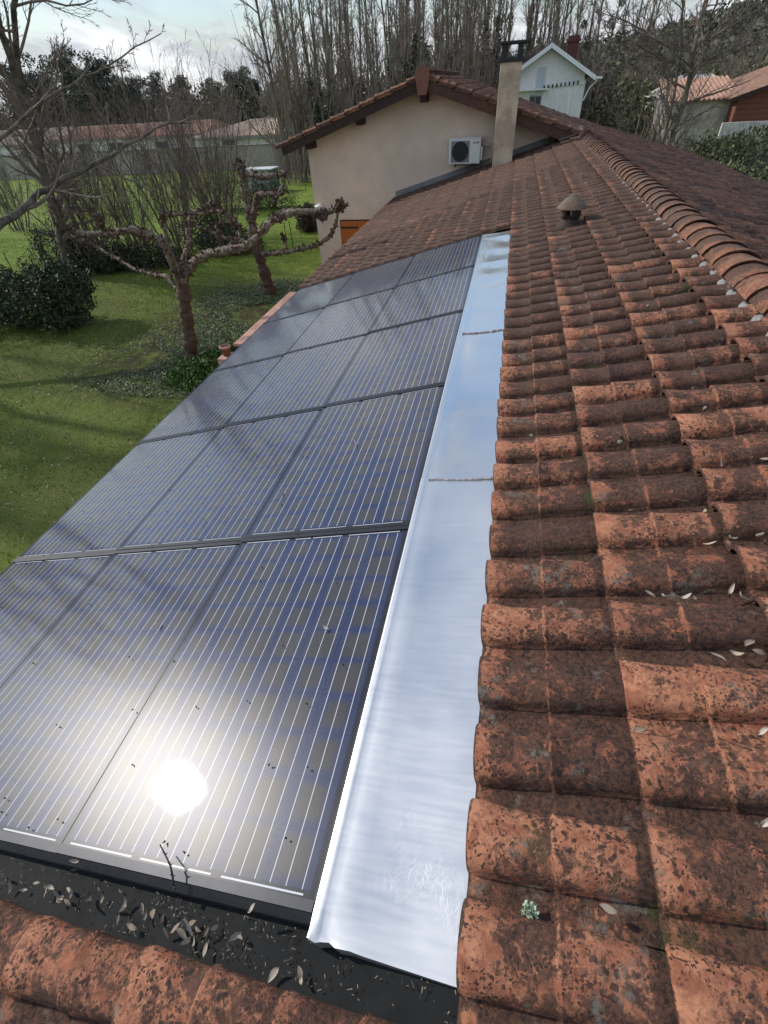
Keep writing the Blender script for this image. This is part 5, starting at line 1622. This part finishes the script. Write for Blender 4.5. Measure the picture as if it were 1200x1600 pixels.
HZ = hz(HX, HY)
b_ = HX.shape[1]
mb.add(np.stack([HX, HY, HZ], -1).reshape(-1, 3), [(i * b_ + j, i * b_ + j + 1, (i + 1) * b_ + j + 1, (i + 1) * b_ + j) for i in range(HX.shape[0] - 1) for j in range(b_ - 1)])
o = mb.build('hill', mat('hill_floor', (0.035, 0.038, 0.018), 1.0, var=0.3, vscale=0.3), None, True); tag(o, kind='structure')
fwM = leaf_material('far_wood_foliage', (0.065, 0.072, 0.050), (0.160, 0.160, 0.112), 0.9, 0.1)
mb = MB()
nt = 1500
for i in range(nt):
    y_ = 108 + 210 * r_.uniform() ** 1.1; x_ = r_.uniform(-0.16, 0.95) * y_
    c = np.array((x_, y_, float(hz(x_, y_)) + 2.4)); hgt = r_.uniform(2.0, 4.2); k = 36
    d = r_.normal(size=(k, 3)); d /= np.linalg.norm(d, axis=1)[:, None]
    mb.cards(c + d * np.array((2.2, 2.2, hgt)) * r_.uniform(0.4, 1, (k, 1)), 0.62, r_, tone=np.clip(r_.uniform(0, 1) * 0.8 + r_.uniform(0, .3, k), 0, 1), asp=0.5)
o = mb.build('far_wood', fwM); tag(o, 'dark wooded hillside closing the view on the right', 'woodland', kind='stuff')

# nearer trees and brush on the right slope, behind the white house's flank
r_ = np.random.default_rng(400)
mb = MB(); st = MB()
n = 30000
ys = r_.uniform(50, 92, n); xs = 6.5 + r_.uniform(0, 1, n) * (ys * 0.62)
zt = 1.6 + 1.0 * np.sin(xs * 0.5 + ys * 0.23) + 0.9 * np.sin(ys * 0.6)
zs = gz(xs, ys) + r_.uniform(0, 1, n) * np.clip(zt, .8, 4)
kk = ~((xs > 12) & (ys < 62))
mb.cards(np.stack([xs, ys, zs], -1)[kk], 0.22, r_, asp=0.5)
o = mb.build('slope_scrub', leaf_material('slope_scrub_leaves', (0.065, 0.068, 0.032), (0.20, 0.185, 0.095), 0.8, 0.2)); tag(o, 'olive green scrub on the slope right of the white house', 'scrub', kind='stuff')
for i in range(26):
    y_ = r_.uniform(58, 95); x_ = r_.uniform(0.14, 0.6) * y_
    plant(x_, y_, protos[4 + i % 2], 'low bare tree on the slope right of the white house', 'bare trees on the right slope', r_.uniform(0.30, 0.45))

# ------------------------------------------------------------------ small things on the roof
dl = MB()
leafM = leaf_material('dry_leaf', (0.20, 0.15, 0.105), (0.52, 0.45, 0.36), 0.7, 0.3)
lms = []
for i in range(6):
    V = []; F = []
    for a in range(5):
        t = a / 4; wv = math.sin(math.pi * min(1, t * 0.92 + 0.04)) ** 0.8 * 0.011
        cz = 0.008 * math.sin(t * 3 + i) + 0.004 * i * t * t
        for s in (-1, 0, 1):
            V.append((t * 0.055 - 0.027, s * wv + 0.004 * math.sin(3 * t + i), cz + (0.006 if s else 0) * (0.5 + 0.2 * i)))
    for a in range(4):
        for s in range(2):
            F.append((a * 3 + s, a * 3 + s + 1, a * 3 + s + 4, a * 3 + s + 3))
    lms.append(MB().add(V, F, (0, (i + 0.5) / 6, 0)).mesh('dry_leaf', leafM, True))
r_ = np.random.default_rng(500)


def put_leaf(pos, label, group, s=1.0):
    o = bpy.data.objects.new('dry_leaf', lms[int(r_.integers(6))]); C.objects.link(o)
    o.location = pos
    o.rotation_euler = (r_.normal(0, 0.3), r_.normal(0, 0.3) - 0.2, r_.uniform(0, 6.28)); o.scale = (s, s * r_.uniform(0.7, 1.2), s * r_.uniform(0.6, 1.8))
    tag(o, label, 'leaf', group)


def roof_hit(px, py, h):
    d = np.array(ROT @ Vector((px - 600.0, -(py - 800.0), -742.0)))
    return np.array((0, 0, G)) + d * (-(1.5 - h) / d.dot(NN))


tray = [(20, 1385), (38, 1392), (75, 1395), (88, 1400), (100, 1402), (112, 1398), (108, 1412), (95, 1408), (128, 1397), (160, 1405), (178, 1418), (196, 1414), (186, 1438), (222, 1422), (226, 1432), (240, 1430), (256, 1437), (208, 1448),
        (276, 1452), (285, 1462), (296, 1458), (306, 1470), (292, 1474), (312, 1452), (325, 1455), (300, 1446), (288, 1442), (322, 1485), (368, 1464), (376, 1466), (430, 1522), (468, 1522), (472, 1532), (60, 1382), (80, 1388), (110, 1390), (12, 1370), (140, 1410), (265, 1458), (335, 1452)]
for a, b in tray:
    p_ = roof_hit(a, b, TB + 0.014); p_[2] += r_.uniform(0, 0.012)
    put_leaf(p_, 'dry pale leaf lying in the black tray below the nearest panels', 'dry leaves in the black tray', r_.uniform(0.35, 0.8))
tl = [(1065, 618), (1080, 610), (968, 686), (1062, 784), (1070, 786), (1040, 935), (1050, 938), (1072, 934), (1085, 937), (1140, 925), (1136, 850), (1143, 842), (1185, 840), (1195, 848), (1015, 930), (1170, 1008), (1150, 1022), (1120, 1030), (1185, 1020), (1180, 1290),
      (1195, 1286), (950, 1420), (1000, 1142), (1008, 1146), (1190, 1145), (1100, 800), (1108, 852), (1125, 728), (985, 800), (1150, 655), (1010, 480), (1030, 470), (1005, 490), (1100, 640), (1195, 720), (985, 690), (935, 680), (1160, 935)]
for a, b in tl:
    p_ = roof_hit(a, b, -0.018)
    put_leaf(p_ + NN * 0.006, 'dry pale leaf caught between the orange roof tiles', 'dry leaves on the tiles', r_.uniform(0.38, 0.8))
for a, b in ((440, 771), (508, 980), (245, 975), (118, 1345), (395, 1420), (555, 695), (402, 905)):
    p_ = roof_hit(a, b, 0.008)
    put_leaf(p_, 'small pale leaf stuck on the dark solar panels', 'small leaves on the panels', 0.6)
mb = MB()
for i in range(150):
    u, v = r_.uniform(0.8, 3.6), 0.2 + 7.4 * r_.uniform() ** 1.5
    mb.tube([P1(u, v, 0.002), P1(u + r_.normal(0, .004), v + r_.normal(0, .004), 0.010)], [0.0035, 0.001], 5)
o = mb.build('dark_debris', mat('dark_debris', (0.02, 0.018, 0.016), 0.9)); tag(o, 'tiny dark bits of dirt scattered on the panels', 'dirt', kind='stuff')
mb = MB()
for i in range(420):
    u, v = r_.uniform(0.3, 3.6) if i % 3 else 1.0 + r_.normal(0, 0.25), r_.uniform(0.035, 0.14)
    p_ = P1(u, v, TB + 0.010); d_ = r_.normal(0, 0.0028, 3) * (1, 1, 0.2)
    mb.tube([p_ - d_, p_ + d_], [0.0016, 0.001], 3)
o = mb.build('tray_debris', mat('pale_debris', (0.22, 0.18, 0.13), 0.9)); tag(o, 'fine crumbs and twigs lying in the black tray', 'debris', kind='stuff')
# twig standing on the nearest panel
tp = [roof_hit(270, 1385, 0.010), roof_hit(270, 1370, 0.035), roof_hit(266, 1352, 0.045), roof_hit(258, 1335, 0.05), roof_hit(250, 1320, 0.04)]
mb = MB().tube(tp, [0.0034, 0.003, 0.0028, 0.0024, 0.0018], 6)
for i in (1, 2, 3):
    for s in (-1, 1):
        mb.tube([tp[i], tp[i] + np.array((s * 0.008, 0.004, 0.006))], [0.003, 0.001], 5)
mb.tube([tp[0], tp[0] + np.array((0.012, -0.004, 0.004))], [0.005, 0.004], 6)
o = mb.build('twig', mat('twig_dark', (0.030, 0.022, 0.018), 0.8), None, True); tag(o, 'dark knobbly twig lying on the nearest middle solar panel', 'twig')
# lichen tufts
lichM = leaf_material('lichen', (0.28, 0.36, 0.24), (0.50, 0.58, 0.42))
for a, b, s, lab in ((828, 1424, 0.022, 'pale green lichen tuft between the nearest tiles'), (830, 680, 0.010, 'tiny pale lichen spot on a middle tile'), (968, 690, 0.012, 'small cream lichen on the fourth column of tiles')):
    c = roof_hit(a, b, -0.030 if s > 0.02 else -0.006)
    k = 160
    d = r_.normal(size=(k, 3)); d /= np.linalg.norm(d, axis=1)[:, None]
    o = MB().cards(c + d * s * np.array((1, 1, .6)) * r_.uniform(0.3, 1, (k, 1)), s * 0.22, r_, asp=0.7).build('lichen_tuft', lichM)
    tag(o, lab, 'lichen')
